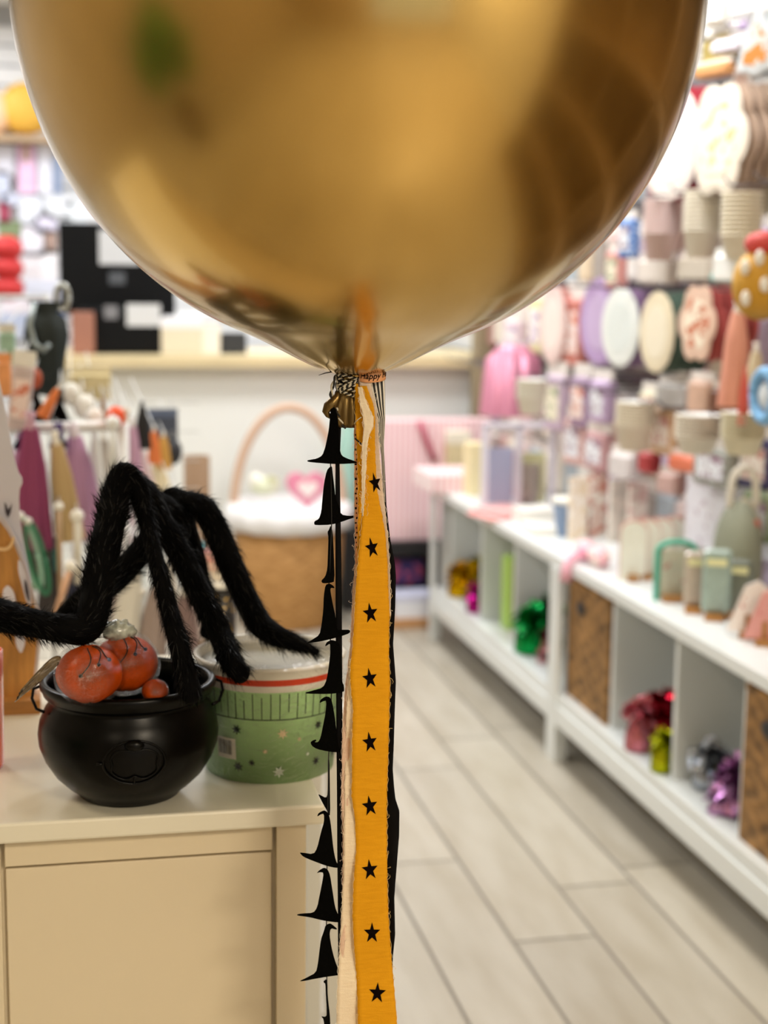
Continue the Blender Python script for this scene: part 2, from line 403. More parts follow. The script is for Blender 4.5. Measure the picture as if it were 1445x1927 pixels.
# ================================================================ RIBBONS
def ribbon_surface(rows, off, amp=.0012, seed=0, nu=8, step=5):
    rows = sorted(rows)
    def edge(y):
        for a, b in zip(rows, rows[1:]):
            if a[0] <= y <= b[0]:
                t = (y-a[0])/max(1e-6, b[0]-a[0]); return a[1]+(b[1]-a[1])*t, a[2]+(b[2]-a[2])*t
        return rows[-1][1:]
    y0, y1 = rows[0][0], rows[-1][0]
    def fun(x, y):
        return off + amp*(math.sin(y*.021+seed)+.6*math.sin(y*.05+x*.03+seed*2)) + amp*.8*math.cos((x-edge(y)[0])/max(2, edge(y)[1]-edge(y)[0])*PI)
    return edge, fun, y0, y1
def ribbon(name, rows, off, m, label, amp=.0012, seed=0, nu=8, step=5, thick=.0005, fray=0, rag=0, fray_mat=None, extra=None, mats2=None, cat='ribbon'):
    edge, fun, y0, y1 = ribbon_surface(rows, off, amp, seed)
    mb = MB(); n = max(2, int((y1-y0)/step)); vs = []; fs = []; uvs = []; rnd = random.Random(seed+11)
    for i in range(n+1):
        y = y0+(y1-y0)*i/n; L, R = edge(y)
        L += rag*rnd.uniform(-1, 1); R += rag*rnd.uniform(-1, 1)
        for j in range(nu+1):
            x = L+(R-L)*j/nu; vs.append(rp(x, y, fun(x, y))); uvs.append((j/nu, i/n))
    for i in range(n):
        for j in range(nu):
            a = i*(nu+1)+j; fs.append((a, a+nu+1, a+nu+2, a+1))
    mb.add(vs, fs, 0, True, uvs)
    if extra: extra(mb, fun)
    o = build(name, mb, [m]+(mats2 or []), origin=vs[0])
    so = o.modifiers.new('cloth_thickness', 'SOLIDIFY'); so.thickness = thick; so.offset = 0
    tag(o, label, cat)
    if fray:
        fb = MB()
        for k in range(fray):
            y = rnd.uniform(y0+15, y1-5); L, R = edge(y); side = rnd.random() < .5
            x = L if side else R; s = -1 if side else 1
            ln = rnd.uniform(2, 7); dy = rnd.uniform(-8, 8); z = fun(x, y)-.0008
            fb.tube([rp(x-s*1, y, z), rp(x+s*ln*.6, y+dy*.4, z-.001), rp(x+s*ln, y+dy, z-.001), rp(x+s*ln*.7, y+dy*1.5, z)], .00016, 4)
        for side in (0, 1):      # loose edge yarns running along the torn edge
            for k in range(int((y1-y0)/45)):
                ya = y0+45*k+rnd.uniform(0, 20); pts = []
                for q in range(9):
                    y = min(y1-1, ya+q*4.5); L, R = edge(y); x = (L, R)[side]+(-1, 1)[side]*(.6+1.1*math.sin(q*1.3+k)+rnd.uniform(-.4, .4)); pts.append(rp(x, y, fun((L, R)[side], y)-.0005))
                fb.tube(pts, .00018, 4)
        f = build('frayed_thread', fb, fray_mat or m, parent=o); f['kind'] = 'stuff'
    return o
def muslin(c1, c2):
    m = bpy.data.materials.new('muslin'); m.use_nodes = True; nt = m.node_tree; b = nt.nodes['Principled BSDF']
    b.inputs['Roughness'].default_value = .9; b.inputs['Specular IOR Level'].default_value = .2
    tc = nt.nodes.new('ShaderNodeTexCoord'); mp = nt.nodes.new('ShaderNodeMapping'); mp.inputs['Scale'].default_value = (.5, 1, 3.2)
    n = nt.nodes.new('ShaderNodeTexNoise'); n.inputs['Scale'].default_value = 110; n.inputs['Detail'].default_value = 5; n.inputs['Distortion'].default_value = .8
    nt.links.new(tc.outputs['Object'], mp.inputs[0]); nt.links.new(mp.outputs[0], n.inputs[0])
    w_ = nt.nodes.new('ShaderNodeTexNoise'); w_.inputs['Scale'].default_value = 900; nt.links.new(tc.outputs['Object'], w_.inputs[0])
    ad = nt.nodes.new('ShaderNodeMath'); ad.operation = 'MULTIPLY_ADD'; ad.inputs[1].default_value = .5; nt.links.new(w_.outputs[0], ad.inputs[0]); nt.links.new(n.outputs[0], ad.inputs[2])
    bp = nt.nodes.new('ShaderNodeBump'); bp.inputs['Strength'].default_value = .45; bp.inputs['Distance'].default_value = .001
    nt.links.new(ad.outputs[0], bp.inputs['Height']); nt.links.new(bp.outputs[0], b.inputs['Normal'])
    mx = nt.nodes.new('ShaderNodeMix'); mx.data_type = 'RGBA'; mx.inputs[6].default_value = lin(c1); mx.inputs[7].default_value = lin(c2)
    nt.links.new(n.outputs[0], mx.inputs[0]); nt.links.new(mx.outputs[2], b.inputs['Base Color'])
    return m
mustard = muslin('#cf8e0a', '#e6a41a'); creamm = muslin('#e9d3b4', '#f8ead0'); pinkm = muslin('#d9b49a', '#ecd0ba')
starink = mat('#0d0605', .9, spec=.05)
main_rows = [(726, 677, 690), (760, 682, 702), (785, 686, 706), (845, 690, 706), (910, 686, 708.6), (930, 684, 711), (971, 682, 719.6), (1005, 678.7, 725), (1060, 673, 729), (1108, 669, 731), (1155, 667, 733), (1213, 663.5, 732), (1237, 661, 731.5), (1253, 658.6, 733), (1295, 659.6, 734), (1330, 664, 732.7), (1400, 662.5, 731), (1500, 661.4, 728), (1538, 667.6, 728), (1596, 670, 728), (1665, 665, 729), (1723, 663, 731), (1781, 666, 735), (1828, 670, 739), (1897, 673, 745), (1927, 673, 747), (1990, 674, 753), (2060, 674, 756)]
stars = [(706, 909, .8, -12), (700, 1031, .9, -12), (697, 1154, 1, -8), (696, 1277, 1, -8), (696, 1397, 1, -8), (696, 1517, 1.05, -8), (696, 1637, 1.08, -6), (700, 1756, 1.1, 0), (710, 1869, 1.15, 3), (716, 1985, 1.15, 3)]
def put_stars(mb, fun):
    for (sx_, sy_, kx, ro) in stars:
        pts = []
        for i in range(10):
            r = (20.5, 8.2)[i % 2]; a = PI/2+i*PI/5; x = r*math.cos(a)*.72*kx*.98; y = -r*math.sin(a)
            # printed motif leans a little with the cloth grain
            t = math.radians(ro); X = x*math.cos(t)-y*math.sin(t); Y_ = x*math.sin(t)+y*math.cos(t)
            pts.append((sx_+X, sy_+Y_))
        vs = [rp(sx_, sy_, fun(sx_, sy_)-.0005)]+[rp(x, y, fun(x, y)-.0005) for x, y in pts]
        mb.add(vs, [(0, 1+(i+1) % 10, 1+i) for i in range(10)], 1)
ribbon('mustard_ribbon', main_rows, -.010, mustard, 'wide mustard yellow muslin ribbon printed with black stars under the balloon', .0012, 1, 8, 5, .0004, 46, .5, mat('#efcf8e', .9), put_stars, [starink])
ribbon('mustard_ribbon', [(722, 667, 674), (770, 668, 684), (830, 671, 684), (900, 673, 688), (960, 674, 690), (1050, 672, 690), (1150, 669, 684)], -.0065, mustard, 'short inner fold of mustard muslin ribbon, left of the starred strip below the knot', .0012, 4, 5, 5, .0004, 14, .6, mat('#efcf8e', .9))
ribbon('cream_ribbon', [(728, 673, 681), (745, 676, 686), (760, 677, 691), (785, 683, 702), (800, 684, 703), (812, 684, 697), (832, 682, 692), (850, 681, 690), (910, 681, 687), (971, 681, 683.5)], -.0145, creamm, 'narrow torn cream muslin ribbon lying over the mustard strip near the knot', .0012, 2, 5, 4, .0006, 16, .8, mat('#f6ead2', .9))
ribbon('cream_ribbon', [(1240, 657, 662), (1285, 655, 664), (1330, 652, 668), (1400, 651, 668), (1480, 648.5, 671), (1570, 647.5, 674), (1640, 647, 670), (1710, 643, 668), (1780, 640, 672), (1828, 636, 674), (1927, 633, 678), (2050, 630, 680)], -.004, creamm, 'wide cream muslin ribbon hanging low on the left of the mustard strip', .0014, 3, 6, 5, .0007, 26, .7, mat('#f6ead2', .9))
ribbon('pink_ribbon', [(716, 668, 680), (800, 666, 678), (900, 666.5, 677), (990, 667, 676), (1060, 668, 676), (1108, 663.5, 674), (1213, 659, 670), (1260, 654, 665), (1307, 647.5, 660), (1400, 643.5, 658), (1500, 642.5, 655), (1596, 645, 655), (1700, 644, 652), (1780, 640, 648), (1830, 637, 642)], -.001, pinkm, 'long frayed dusty pink muslin ribbon along the left side of the cloth strips', .001, 5, 4, 5, .0005, 40, .6, mat('#f0dccb', .9))
ribbon('blush_ribbon', [(712, 674, 697), (740, 682, 701), (760, 694, 707), (790, 703, 711), (850, 704, 714), (910, 707, 719), (960, 712, 725), (1000, 722, 729), (1060, 728, 733), (1110, 729, 735), (1160, 729, 735.5)], -.005, muslin('#cfb9a6', '#e8d8c6'), 'pale blush muslin ribbon between the mustard strip and the striped ribbon', .0012, 8, 5, 4, .0005, 14, .5, mat('#f6ead2', .9))
stripe = pattern_mat('uvstripes', '#16130f', '#e9e4d8', 5.5, .6, 'X', .44)
ribbon('striped_ribbon', [(700, 676, 723), (715, 680, 723.7), (740, 688, 724.5), (764, 697, 724.5), (789, 708, 725), (809, 710, 724), (832, 713, 722.5), (859, 717, 722.7), (900, 719, 724), (945, 721, 725)], .001, stripe, 'black and white striped grosgrain ribbon tucked behind the orange loop', .0016, 6, 10, 4, .0004)
satin = mat('#040304', .6, spec=.12)
ribbon('black_ribbon', [(850, 719, 722.5), (910, 720, 725.5), (950, 721, 727), (1013, 722, 734), (1060, 722, 743), (1085, 724, 745), (1143, 724, 743.6), (1213, 722, 739.7), (1255, 724, 743), (1283, 724, 744.8), (1342, 722, 742.7), (1400, 720, 741), (1447, 719, 739), (1480, 719, 741.5), (1503, 719, 744), (1526, 719, 751.5), (1573, 719, 751), (1661, 719, 744), (1689, 720, 742), (1758, 723, 743.6), (1798, 728, 739.5), (1835, 734, 738)], .004, satin, 'wavy black satin ribbon showing along the right edge of the mustard strip', .0022, 7, 6, 5, .0004)
ribbon('black_ribbon', [(700, 641, 650), (760, 634, 644), (870, 631, 639), (1060, 631, 642.5), (1260, 632, 644), (1400, 633, 644.5), (1500, 634, 645), (1600, 634.5, 646), (1700, 635.5, 647), (1780, 636, 646), (1850, 636, 644), (1960, 634, 642)], .004, satin, 'thin straight black ribbon hanging between the witch hats and the cloth strips', .0006, 9, 3, 8, .0004)
oranger = mat('#e8a06a', .55)
ribbon('orange_ribbon', [(790, 667, 674), (850, 667.5, 674.5), (950, 668, 675), (1060, 669, 675.5)], -.0025, oranger, 'thin peach orange ribbon with tiny black script at the left of the cloth strips', .0005, 12, 3, 6, .0003,
       extra=lambda mb, fun: [mb.box(rp(670.5+1.2*math.sin(k*2.1), 800+k*9.2, -.0035), (.0006+.0005*(k % 3), .0002, .0012+.0006*(k % 2)), 1) for k in range(26)], mats2=[starink])
# the orange greeting loop at the very top
lc = rp(700, 700); lr = .0125
loop = thing('ribbon_loop', 'peach orange ribbon loop with black handwriting tied beside the balloon knot', 'ribbon', lc)
lb = MB(); vs = []; fs = []; n = 64
def loop_pt(a, v, k=1.0):     # v 0 top .. 1 bottom
    return lc+Vector((lr*k*1.02*math.cos(a)-.0006, -.002+lr*k*.6*math.sin(a), .0035-.0100*v+.0024*math.sin(a)+.0008*math.cos(a)))
for i in range(n):
    for v in (0, .33, .66, 1): vs.append(loop_pt(2*PI*i/n, v))
for i in range(n):
    for j in range(3): a, b = i*4+j, ((i+1) % n)*4+j; fs.append((a, b, b+1, a+1))
lb.add(vs, fs, 0, True)
lo = build('ribbon_band', lb, mat('#f0ac78', .5), loop); so = lo.modifiers.new('t', 'SOLIDIFY'); so.thickness = .0004; so.offset = 0
def text_mesh(s, size, shear=.25):
    cu = bpy.data.curves.new('t', 'FONT'); cu.body = s; cu.size = size; cu.shear = shear; cu.resolution_u = 3; cu.offset = size*.012; cu.align_x = 'LEFT'
    o = bpy.data.objects.new('t', cu); col.objects.link(o); bpy.context.view_layer.update()
    me = bpy.data.meshes.new_from_object(o.evaluated_get(bpy.context.evaluated_depsgraph_get()))
    vs = [v.co.copy() for v in me.vertices]; fs = [tuple(p.vertices) for p in me.polygons]
    bpy.data.objects.remove(o); bpy.data.curves.remove(cu); bpy.data.meshes.remove(me); return vs, fs
tv, tf = text_mesh('Happy Hall', .0076)
tb = MB(); tb.add([loop_pt(PI*1.17+v.x/lr*.98, .68-v.y/.0100, 1.03)+Vector((0, -.0005, 0)) for v in tv], tf)
build('lettering', tb, starink, lo)

# ================================================================ WITCH HAT GARLAND
felt = mat('#040403', .95, bump=.3, bscale=400, spec=.05)
hats = [
 (C3, 0, [(400, 492), (425, 500), (445, 540), (465, 640), (470, 760), (480, 900), (495, 950), (540, 975), (600, 995), (636, 1008), (630, 1020), (480, 1028), (400, 1026), (290, 1018), (190, 1008), (180, 995), (210, 988), (270, 978), (320, 950), (345, 880), (362, 800), (378, 720), (390, 600)]),
 (C3, 28, [(408, 1045), (413, 1100), (425, 1200), (440, 1330), (475, 1420), (490, 1485), (560, 1498), (625, 1492), (632, 1505), (560, 1528), (500, 1550), (400, 1578), (260, 1582), (245, 1572), (248, 1545), (290, 1525), (310, 1460), (322, 1330), (335, 1200), (360, 1085), (385, 1055)]),
 ((0, 0, 1), 68, [(622, 988), (626, 1000), (628, 1040), (630, 1094), (622, 1097), (607, 1098), (604, 1093), (612, 1085), (616, 1070), (617, 1040), (618, 1012), (616, 1001), (619, 997)]),
 (C4, -20, [(310, 215), (345, 205), (375, 225), (385, 245), (350, 240), (352, 280), (375, 400), (390, 460), (400, 580), (440, 578), (508, 578), (508, 605), (440, 630), (350, 655), (260, 675), (150, 688), (200, 660), (262, 620), (278, 540), (292, 420), (296, 300)]),
 (C4, 15, [(305, 712), (318, 680), (345, 665), (360, 660), (400, 670), (430, 700), (435, 860), (445, 1000), (460, 1030), (460, 1085), (330, 1097), (160, 1094), (145, 1085), (200, 1070), (290, 1045), (320, 980), (340, 850), (352, 720), (345, 690), (318, 708)]),
 (C4, -10, [(262, 1165), (270, 1140), (310, 1115), (345, 1120), (365, 1160), (385, 1280), (400, 1400), (415, 1520), (440, 1560), (400, 1567), (330, 1560), (240, 1540), (200, 1515), (188, 1485), (210, 1468), (235, 1462), (235, 1475), (222, 1484), (250, 1485), (270, 1450), (290, 1350), (310, 1250), (318, 1150), (290, 1155), (268, 1168)]),
 ((0, 0, 1), -70, [(617.5, 1430), (620, 1430), (620.7, 1480), (621.5, 1535), (617.5, 1533), (615, 1525), (609, 1515), (598.5, 1495), (601, 1495), (613.5, 1502), (616.5, 1494)]),
 (C5, 10, [(245, 240), (255, 215), (300, 192), (325, 205), (345, 240), (360, 340), (375, 500), (395, 600), (425, 655), (400, 662), (320, 645), (200, 600), (130, 570), (103, 538), (115, 535), (215, 550), (245, 500), (275, 370), (300, 290), (300, 220), (270, 228), (250, 243)]),
 (C5, -8, [(240, 705), (260, 680), (300, 657), (330, 672), (350, 720), (370, 850), (390, 980), (415, 1040), (440, 1095), (420, 1105), (300, 1090), (180, 1060), (85, 1048), (80, 1038), (120, 1030), (215, 1025), (245, 980), (265, 880), (285, 780), (298, 700), (265, 695)]),
 (C5, 12, [(300, 1170), (312, 1125), (350, 1108), (380, 1130), (408, 1155), (400, 1162), (355, 1150), (345, 1200), (360, 1300), (385, 1400), (415, 1480), (430, 1530), (350, 1540), (230, 1560), (130, 1580), (98, 1580), (160, 1550), (235, 1510), (250, 1440), (262, 1340), (275, 1240)]),
 (C5, 60, [(295, 1580), (318, 1562), (328, 1585), (330, 1700), (348, 1850), (352, 1940), (345, 2020), (305, 1990), (298, 1890), (275, 1862), (310, 1870), (325, 1850), (315, 1700), (312, 1600), (298, 1592)]),
]
def smooth_poly(pts, it=1):
    for _ in range(it):
        out = []
        for i in range(len(pts)):
            a, b = pts[i], pts[(i+1) % len(pts)]
            out += [(a[0]*.78+b[0]*.22, a[1]*.78+b[1]*.22), (a[0]*.22+b[0]*.78, a[1]*.22+b[1]*.78)]
        pts = out
    return pts
gar = thing('witch_hat_garland', 'hanging garland of black felt witch hats strung on black thread', 'garland', rp(622, 745, -.004))
spath = [(623, 740), (622, 870), (624, 985), (619, 1100), (624, 1300), (618, 1430), (617, 1540), (614, 1700), (615, 1860), (616, 1990)]
build('thread', MB().tube([rp(x, y, -.0035) for x, y in spath], .0005, 6), mat('#1a1713', .8), gar)
for crop, ang, poly in hats:
    P = smooth_poly([px(x, y, crop) for x, y in poly], 1)
    cxp = 620; yb = -.004; tn = math.tan(math.radians(ang)); mb = MB(); n = len(P)
    fr = []; bk = []
    for (x, y) in P:
        dx = (x-cxp)*.00048; o_ = max(-.03, min(.03, dx*tn))
        fr.append(rp(x, y, yb+o_-.0006)); bk.append(rp(x, y, yb+o_+.0006))
    ar = sum(P[i][0]*P[(i+1) % n][1]-P[(i+1) % n][0]*P[i][1] for i in range(n))
    f1 = tuple(range(n)); f2 = tuple(range(n, 2*n))[::-1]; sd = [(i, i+n, (i+1) % n+n, (i+1) % n) for i in range(n)]
    if ar > 0: f1 = f1[::-1]; f2 = f2[::-1]; sd = [f[::-1] for f in sd]
    mb.add(fr+bk, [f1, f2]+sd)
    build('witch_hat', mb, felt, gar)

# ================================================================ FRONT CABINET
CT = .9
paint = mat('#dccfb4', .45, var=.04, bscale=3); paint_top = mat('#e0dccb', .3, coat=.3)
cab = thing('display_cabinet', 'cream painted low cabinet with a recessed panel front in the foreground', 'cabinet', (.0, 1.75, 0))
o = build('cabinet_top', MB().box((-.333, 1.845, CT-.011), (1.18, .67, .022)), paint_top, cab); bevel(o, .003)
X1 = on_y(574, 1700, 1.53).x; XS = on_y(515, 1700, 1.53).x; XS2 = on_y(8, 1700, 1.53).x
o = build('cabinet_body', MB().box(((X1-.9)/2, 1.85, .44), (X1+.9, .62, .875)), paint, cab); bevel(o, .002)
def panel(x0, x1, y, z0, z1, t=.012):
    mb = MB(); mb.box(((x0+x1)/2, y+.002, (z0+z1)/2), (x1-x0, t*.5, z1-z0)); return mb
yf = 1.539
o = build('corner_post', MB().box(((XS+X1)/2+.0012, yf-.007, .437), (X1-XS-.0024, .016, .875)), paint, cab); bevel(o, .001)
zr = on_y(260, 1617, 1.53).z
fr = MB(); fr.box(((XS+XS2)/2, yf-.004, (CT-.024+zr)/2), (XS-XS2-.003, .012, CT-.026-zr)); o = build('top_rail', fr, paint, cab); bevel(o, .0012)
o = build('front_panel', MB().box(((XS+XS2)/2, yf-.002, zr/2-.001), (XS-XS2-.004, .009, zr-.003)), paint, cab); bevel(o, .0012)
o = build('left_door', MB().box(((XS2-.9)/2-.001, yf-.004, .435), (XS2+.9-.003, .012, .868)), paint, cab); bevel(o, .0015)

# ---------------------------------------------------------------- cauldron
black_pl = mat('#020202', .30, bump=.05, bscale=40, spec=.15)
cb = on_z(248, 1521, CT); cc = Vector((cb.x, cb.y+.052, CT))
ca = thing('cauldron', 'round glossy black plastic cauldron with an embossed pumpkin, on the cream cabinet', 'cauldron', cc)
pr = [(.001, .0), (.045, 0), (.0535, .002), (.056, .006), (.0665, .014), (.0785, .026), (.0885, .042), (.0945, .058), (.0955, .070), (.0935, .083), (.0880, .096), (.0825, .104), (.0815, .108), (.0862, .110), (.0890, .113), (.0905, .118), (.0925, .1205), (.0925, .1250), (.0905, .1272), (.0862, .1272), (.0845, .1240), (.0825, .1180), (.0800, .108), (.085, .09), (.0905, .07), (.085, .045), (.070, .018), (.05, .006), (.001, .006)]
pot = build('pot', MB().lathe(pr, 72), black_pl, ca, world=False)
# embossed pumpkin outline, wrapped on the belly
def belly(th, z):
    for a, b in zip(pr[1:], pr[2:]):
        if a[1] <= z <= b[1] and b[1] > a[1]: t = (z-a[1])/(b[1]-a[1]); r = a[0]+(b[0]-a[0])*t; break
    else: r = .09
    return Vector((r*math.sin(th), -r*math.cos(th), z))
emb = MB(); TH0 = .02; ZE = .062
def wrap(u, v, out=0): p = belly(TH0+u/.094, ZE+v); n_ = Vector((p.x, p.y, 0)).normalized(); return p+n_*out
def ring(f, r, N=80, out=.001): emb.tube([wrap(*f(2*PI*i/N), out) for i in range(N+1)], r, 6, cap=False)
ring(lambda a: (.031*math.cos(a), .0235*math.sin(a)), .0013)
def inner(a):
    k = 1-.0*math.sin(a); c, s = math.cos(a), math.sin(a); q = 1-.16*max(0, math.cos(a))**14-.16*max(0, -math.cos(a))**14-.28*max(0, -math.sin(a))**30-.25*max(0, math.sin(a))**10
    return (.0265*c*q, .0185*s*q-.001)
ring(inner, .0011)
emb.sphere(wrap(.0, .019, .001), .0075, 14, 10, sc_=(1.35, .7, .8))
emb.tube([wrap(0, -.0225, .001), wrap(0, -.016, .001)], .0013, 6)
emb.tube([wrap(-.038, 0, .001), wrap(-.032, 0, .001)], .0016, 6)
build('embossed_pumpkin', emb, black_pl, pot, world=False)
for s in (-1, 1):
    hb = MB().tube([(s*.0915, .0, .1215), (s*.0985, -.004, .1195), (s*.1000, -.006, .110), (s*.0955, -.010, .0995), (s*.088, -.020, .099)], .0017, 8)
    build('handle', hb, black_pl, ca, world=False)

# wrapped pumpkins in the cauldron
film = clear_film('clear_cellophane', .08, 1.2, 40); film2 = clear_film('pail_cellophane', .05, .9, 22)
orange_c = mat('#ff6208', .35, var=.3, bscale=40)
def pumpkin(pxx, pyy, D, r, label, lines=True, top=False):
    c = on_d(pxx, pyy, D)
    t = thing('foam_pumpkin', label, 'pumpkin', c, group=None)
    mb = MB().sphere((0, 0, 0), r, 28, 16, 0, (1, 1, .88), fn=lambda v: v*(1+.045*abs(math.cos(3*math.atan2(v.y, v.x)))))
    pb_ = build('pumpkin_body', mb, orange_c, t, world=False)
    if lines:
        st = MB()
        for k, (az, l0, l1) in enumerate(((-1.75, .25, 1.35), (-1.0, .15, 1.0), (-.55, .2, .9))):
            pts = []
            for i in range(8):
                e = PI/2-(l0+(l1-l0)*i/7); a = az+.25*math.sin(i*.5+k); pts.append(Vector((math.cos(e)*math.cos(a), math.cos(e)*math.sin(a), .88*math.sin(e)))*r*1.05)
            st.tube(pts, .0006, 6); st.sphere(pts[-1], .0021, 10, 6)
        build('painted_vine', st, mat('#14100c', .3), pb_, world=False)
    wr_ = MB().sphere((0, 0, 0), r*1.13, 30, 18, 0, (1, 1, .93), fn=lambda v: v*(1+.05*noise.noise(v*70)))
    build('cellophane', wr_, film, t, world=False)
    return t
p1 = pumpkin(168, 1268, 1.525, .0320, 'cellophane wrapped orange pumpkin at the left inside the cauldron')
p2 = pumpkin(236, 1248, 1.560, .0320, 'taller wrapped orange pumpkin at the middle of the cauldron, topped by white film')
p3 = pumpkin(292, 1300, 1.545, .0130, 'small orange pumpkin just showing above the front rim of the cauldron', False)
cap_ = MB().sphere((0, 0, 0), .014, 28, 18, 0, (1.2, .9, .8), fn=lambda v: v*(1+.35*noise.noise(v*190)))
cap_.v = [(v[0]-.006, v[1], v[2]+.034) for v in cap_.v]
build('twisted_top', cap_, [mat('#c9cdbf', .25, coat=.6, bump=1, bscale=120, var=.5)], p2, world=False)
lf = MB(); base = on_d(112, 1243, 1.5); tip = on_d(33, 1300, 1.49)
vs = []; fs = []
for i in range(13):
    u = i/12
    for j in range(9):
        v = j/8-.5; c = base.lerp(tip, u); wd = .028*math.sin(min(1, u*1.5+.12)*PI*.62)*(1-.55*u*u)
        vs.append(c+Vector((v*wd*.5, -.003*math.sin(v*19+u*3), v*wd*1.0-.006*u*u+.0015*math.sin(j*2.4))))
for i in range(12):
    for j in range(8): a = i*9+j; fs.append((a, a+1, a+10, a+9))
lf.add(vs, fs, 0, True)
bw = build('wrapper_tail', lf, mat('#7d6a4c', .3, coat=.5, bump=1, bscale=80, var=.4), p1); bw.modifiers.new('t', 'SOLIDIFY').thickness = .0004

# ---------------------------------------------------------------- green pail
pb = on_z(525, 1477, CT); pc = Vector((pb.x, pb.y+.076, CT)); PH = .133
RB, RT = .0725, .0825
pail = thing('paper_pail', 'light green round paper pail with stars and a red striped white rim, in clear wrap', 'pail', pc)
green = mat('#b0da98', .55, var=.05, bscale=12); ink = mat('#152017', .5); beige = mat('#e2cda3', .5)
pm = MB()
def pr_(z): return RB+(RT-RB)*z/PH
pm.lathe([(.001, .003), (RB-.002, .003), (RB, 0), (pr_(.105), .105)], 72, mi=0)
pm.lathe([(pr_(.105), .105), (pr_(.106)+.0006, .1062), (pr_(.1125)+.0006, .1125)], 72, mi=1)
pm.lathe([(pr_(.1125)+.0007, .1125), (pr_(.1195)+.0007, .1195)], 72, mi=2)
pm.lathe([(pr_(.1195)+.0006, .1195), (RT+.0008, .127), (RT+.0028, .1285), (RT+.0034, .1310), (RT+.0018, PH), (RT-.001, PH-.0008), (RT-.0022, .128), (RB-.003, .006), (.001, .006)], 72, mi=1)
def psurf(th, z, out=.0004): r = pr_(z)+out; return Vector((r*math.sin(th), -r*math.cos(th), z))
def pquad(th0, th1, z0, z1, mi, out=.0004, n=3):
    for i in range(n):
        a, b = th0+(th1-th0)*i/n, th0+(th1-th0)*(i+1)/n
        pm.add([psurf(a, z0, out), psurf(b, z0, out), psurf(b, z1, out), psurf(a, z1, out)], [(0, 1, 2, 3)], mi)
pquad(-PI, PI, .0735, .0746, 3, n=60)
rnd = random.Random(4)
for k in range(-24, 25):
    th = k*.125; dl = (0, .008, 0, .004, 0)[k % 5]
    pquad(th, th+.012, .0745+(dl if k % 2 else 0), .1035-(dl if not k % 2 else 0), 3, n=1)
def pstar(th, z, r, mi, n=7):
    cpt = psurf(th, z, .0007); vs = [cpt]
    for i in range(2*n):
        rr_ = r*(1, .42)[i % 2]; a = PI*i/n+.3; vs.append(psurf(th+rr_*math.cos(a)/pr_(z), z+rr_*math.sin(a), .0007))
    pm.add(vs, [(0, 1+i, 1+(i+1) % (2*n)) for i in range(2*n)], mi)
for th, z, r, mi in ((-.62, .061, .0065, 3), (.05, .058, .0068, 4), (-.62, .018, .0065, 3), (-.40, .024, .0045, 3), (-.2, .038, .0035, 4), (0, .014, .0075, 5), (.62, .062, .006, 3), (.45, .031, .003, 5), (.62, .020, .006, 3), (.3, .05, .003, 4), (1.1, .045, .006, 4), (1.1, .02, .006, 3), (-1.1, .05, .006, 4), (2.2, .05, .006, 3), (-2.2, .03, .006, 4)): pstar(th, z, r, mi)
pbo = build('pail_body', pm, [green, mat('#ece8dc', .4), mat('#d5401a', .4), ink, beige, mat('#c9d3c2', .3)], pail, world=False)
st = MB()
def sq(th0, th1, z0, z1, mi, out):
    n = 6
    for i in range(n):
        a, b = th0+(th1-th0)*i/n, th0+(th1-th0)*(i+1)/n
        st.add([psurf(a, z0, out), psurf(b, z0, out), psurf(b, z1, out), psurf(a, z1, out)], [(0, 1, 2, 3)], mi)
sq(-.98, -.64, .026, .050, 0, .0012)
th = -.95
for wd in (2, 1, 3, 1, 1, 2, 3, 1, 2, 1, 1, 3, 2, 1):
    sq(th, th+wd*.0055, .031, .0475, 1, .0015); th += wd*.0055+.0085
build('barcode_sticker', st, [mat('#e2dcc8', .5), mat('#2a2420', .5)], pbo, world=False)
ins = MB().lathe([(.001, .118), (.055, .117), (.060, .1155), (.070, .1175), (.0765, .1235), (.0775, .1228), (.0705, .116), (.06, .113), (.001, .115)], 48)
build('inner_lid', ins, mat('#b5b09c', .5), pail, world=False)
cel = MB().lathe([(RB+.004, .0015), (RB+.0065, .02), (RB+.008, .06), (RT+.004, .10), (RT+.0085, .130), (RT-.004, .136), (.05, .134), (.02, .136), (.001, .135)], 90, fn=lambda a, j: 1+.015*noise.noise(Vector((math.cos(a)*3, math.sin(a)*3, j*1.7)))+.006*math.sin(31*a))
build('cellophane', cel, film2, pail, world=False)
ec = MB(); vs = []; fs = []
e0 = on_z(640, 1500, CT+.001)
for i in range(9):
    for j in range(9):
        u, v = i/8, j/8
        vs.append(Vector((pc.x+.070+.035*u, pc.y-.045-.02*v+.02*u, CT+.002+.05*(1-v)*(1-.5*u)+.006*math.sin(i*2.1+j*1.3))))
for i in range(8):
    for j in range(8): a = i*9+j; fs.append((a, a+1, a+10, a+9))
ec.add(vs, fs, 0, True)
build('cellophane_corner', ec, clear_film('loose_film', .3, 1, 60), pail)

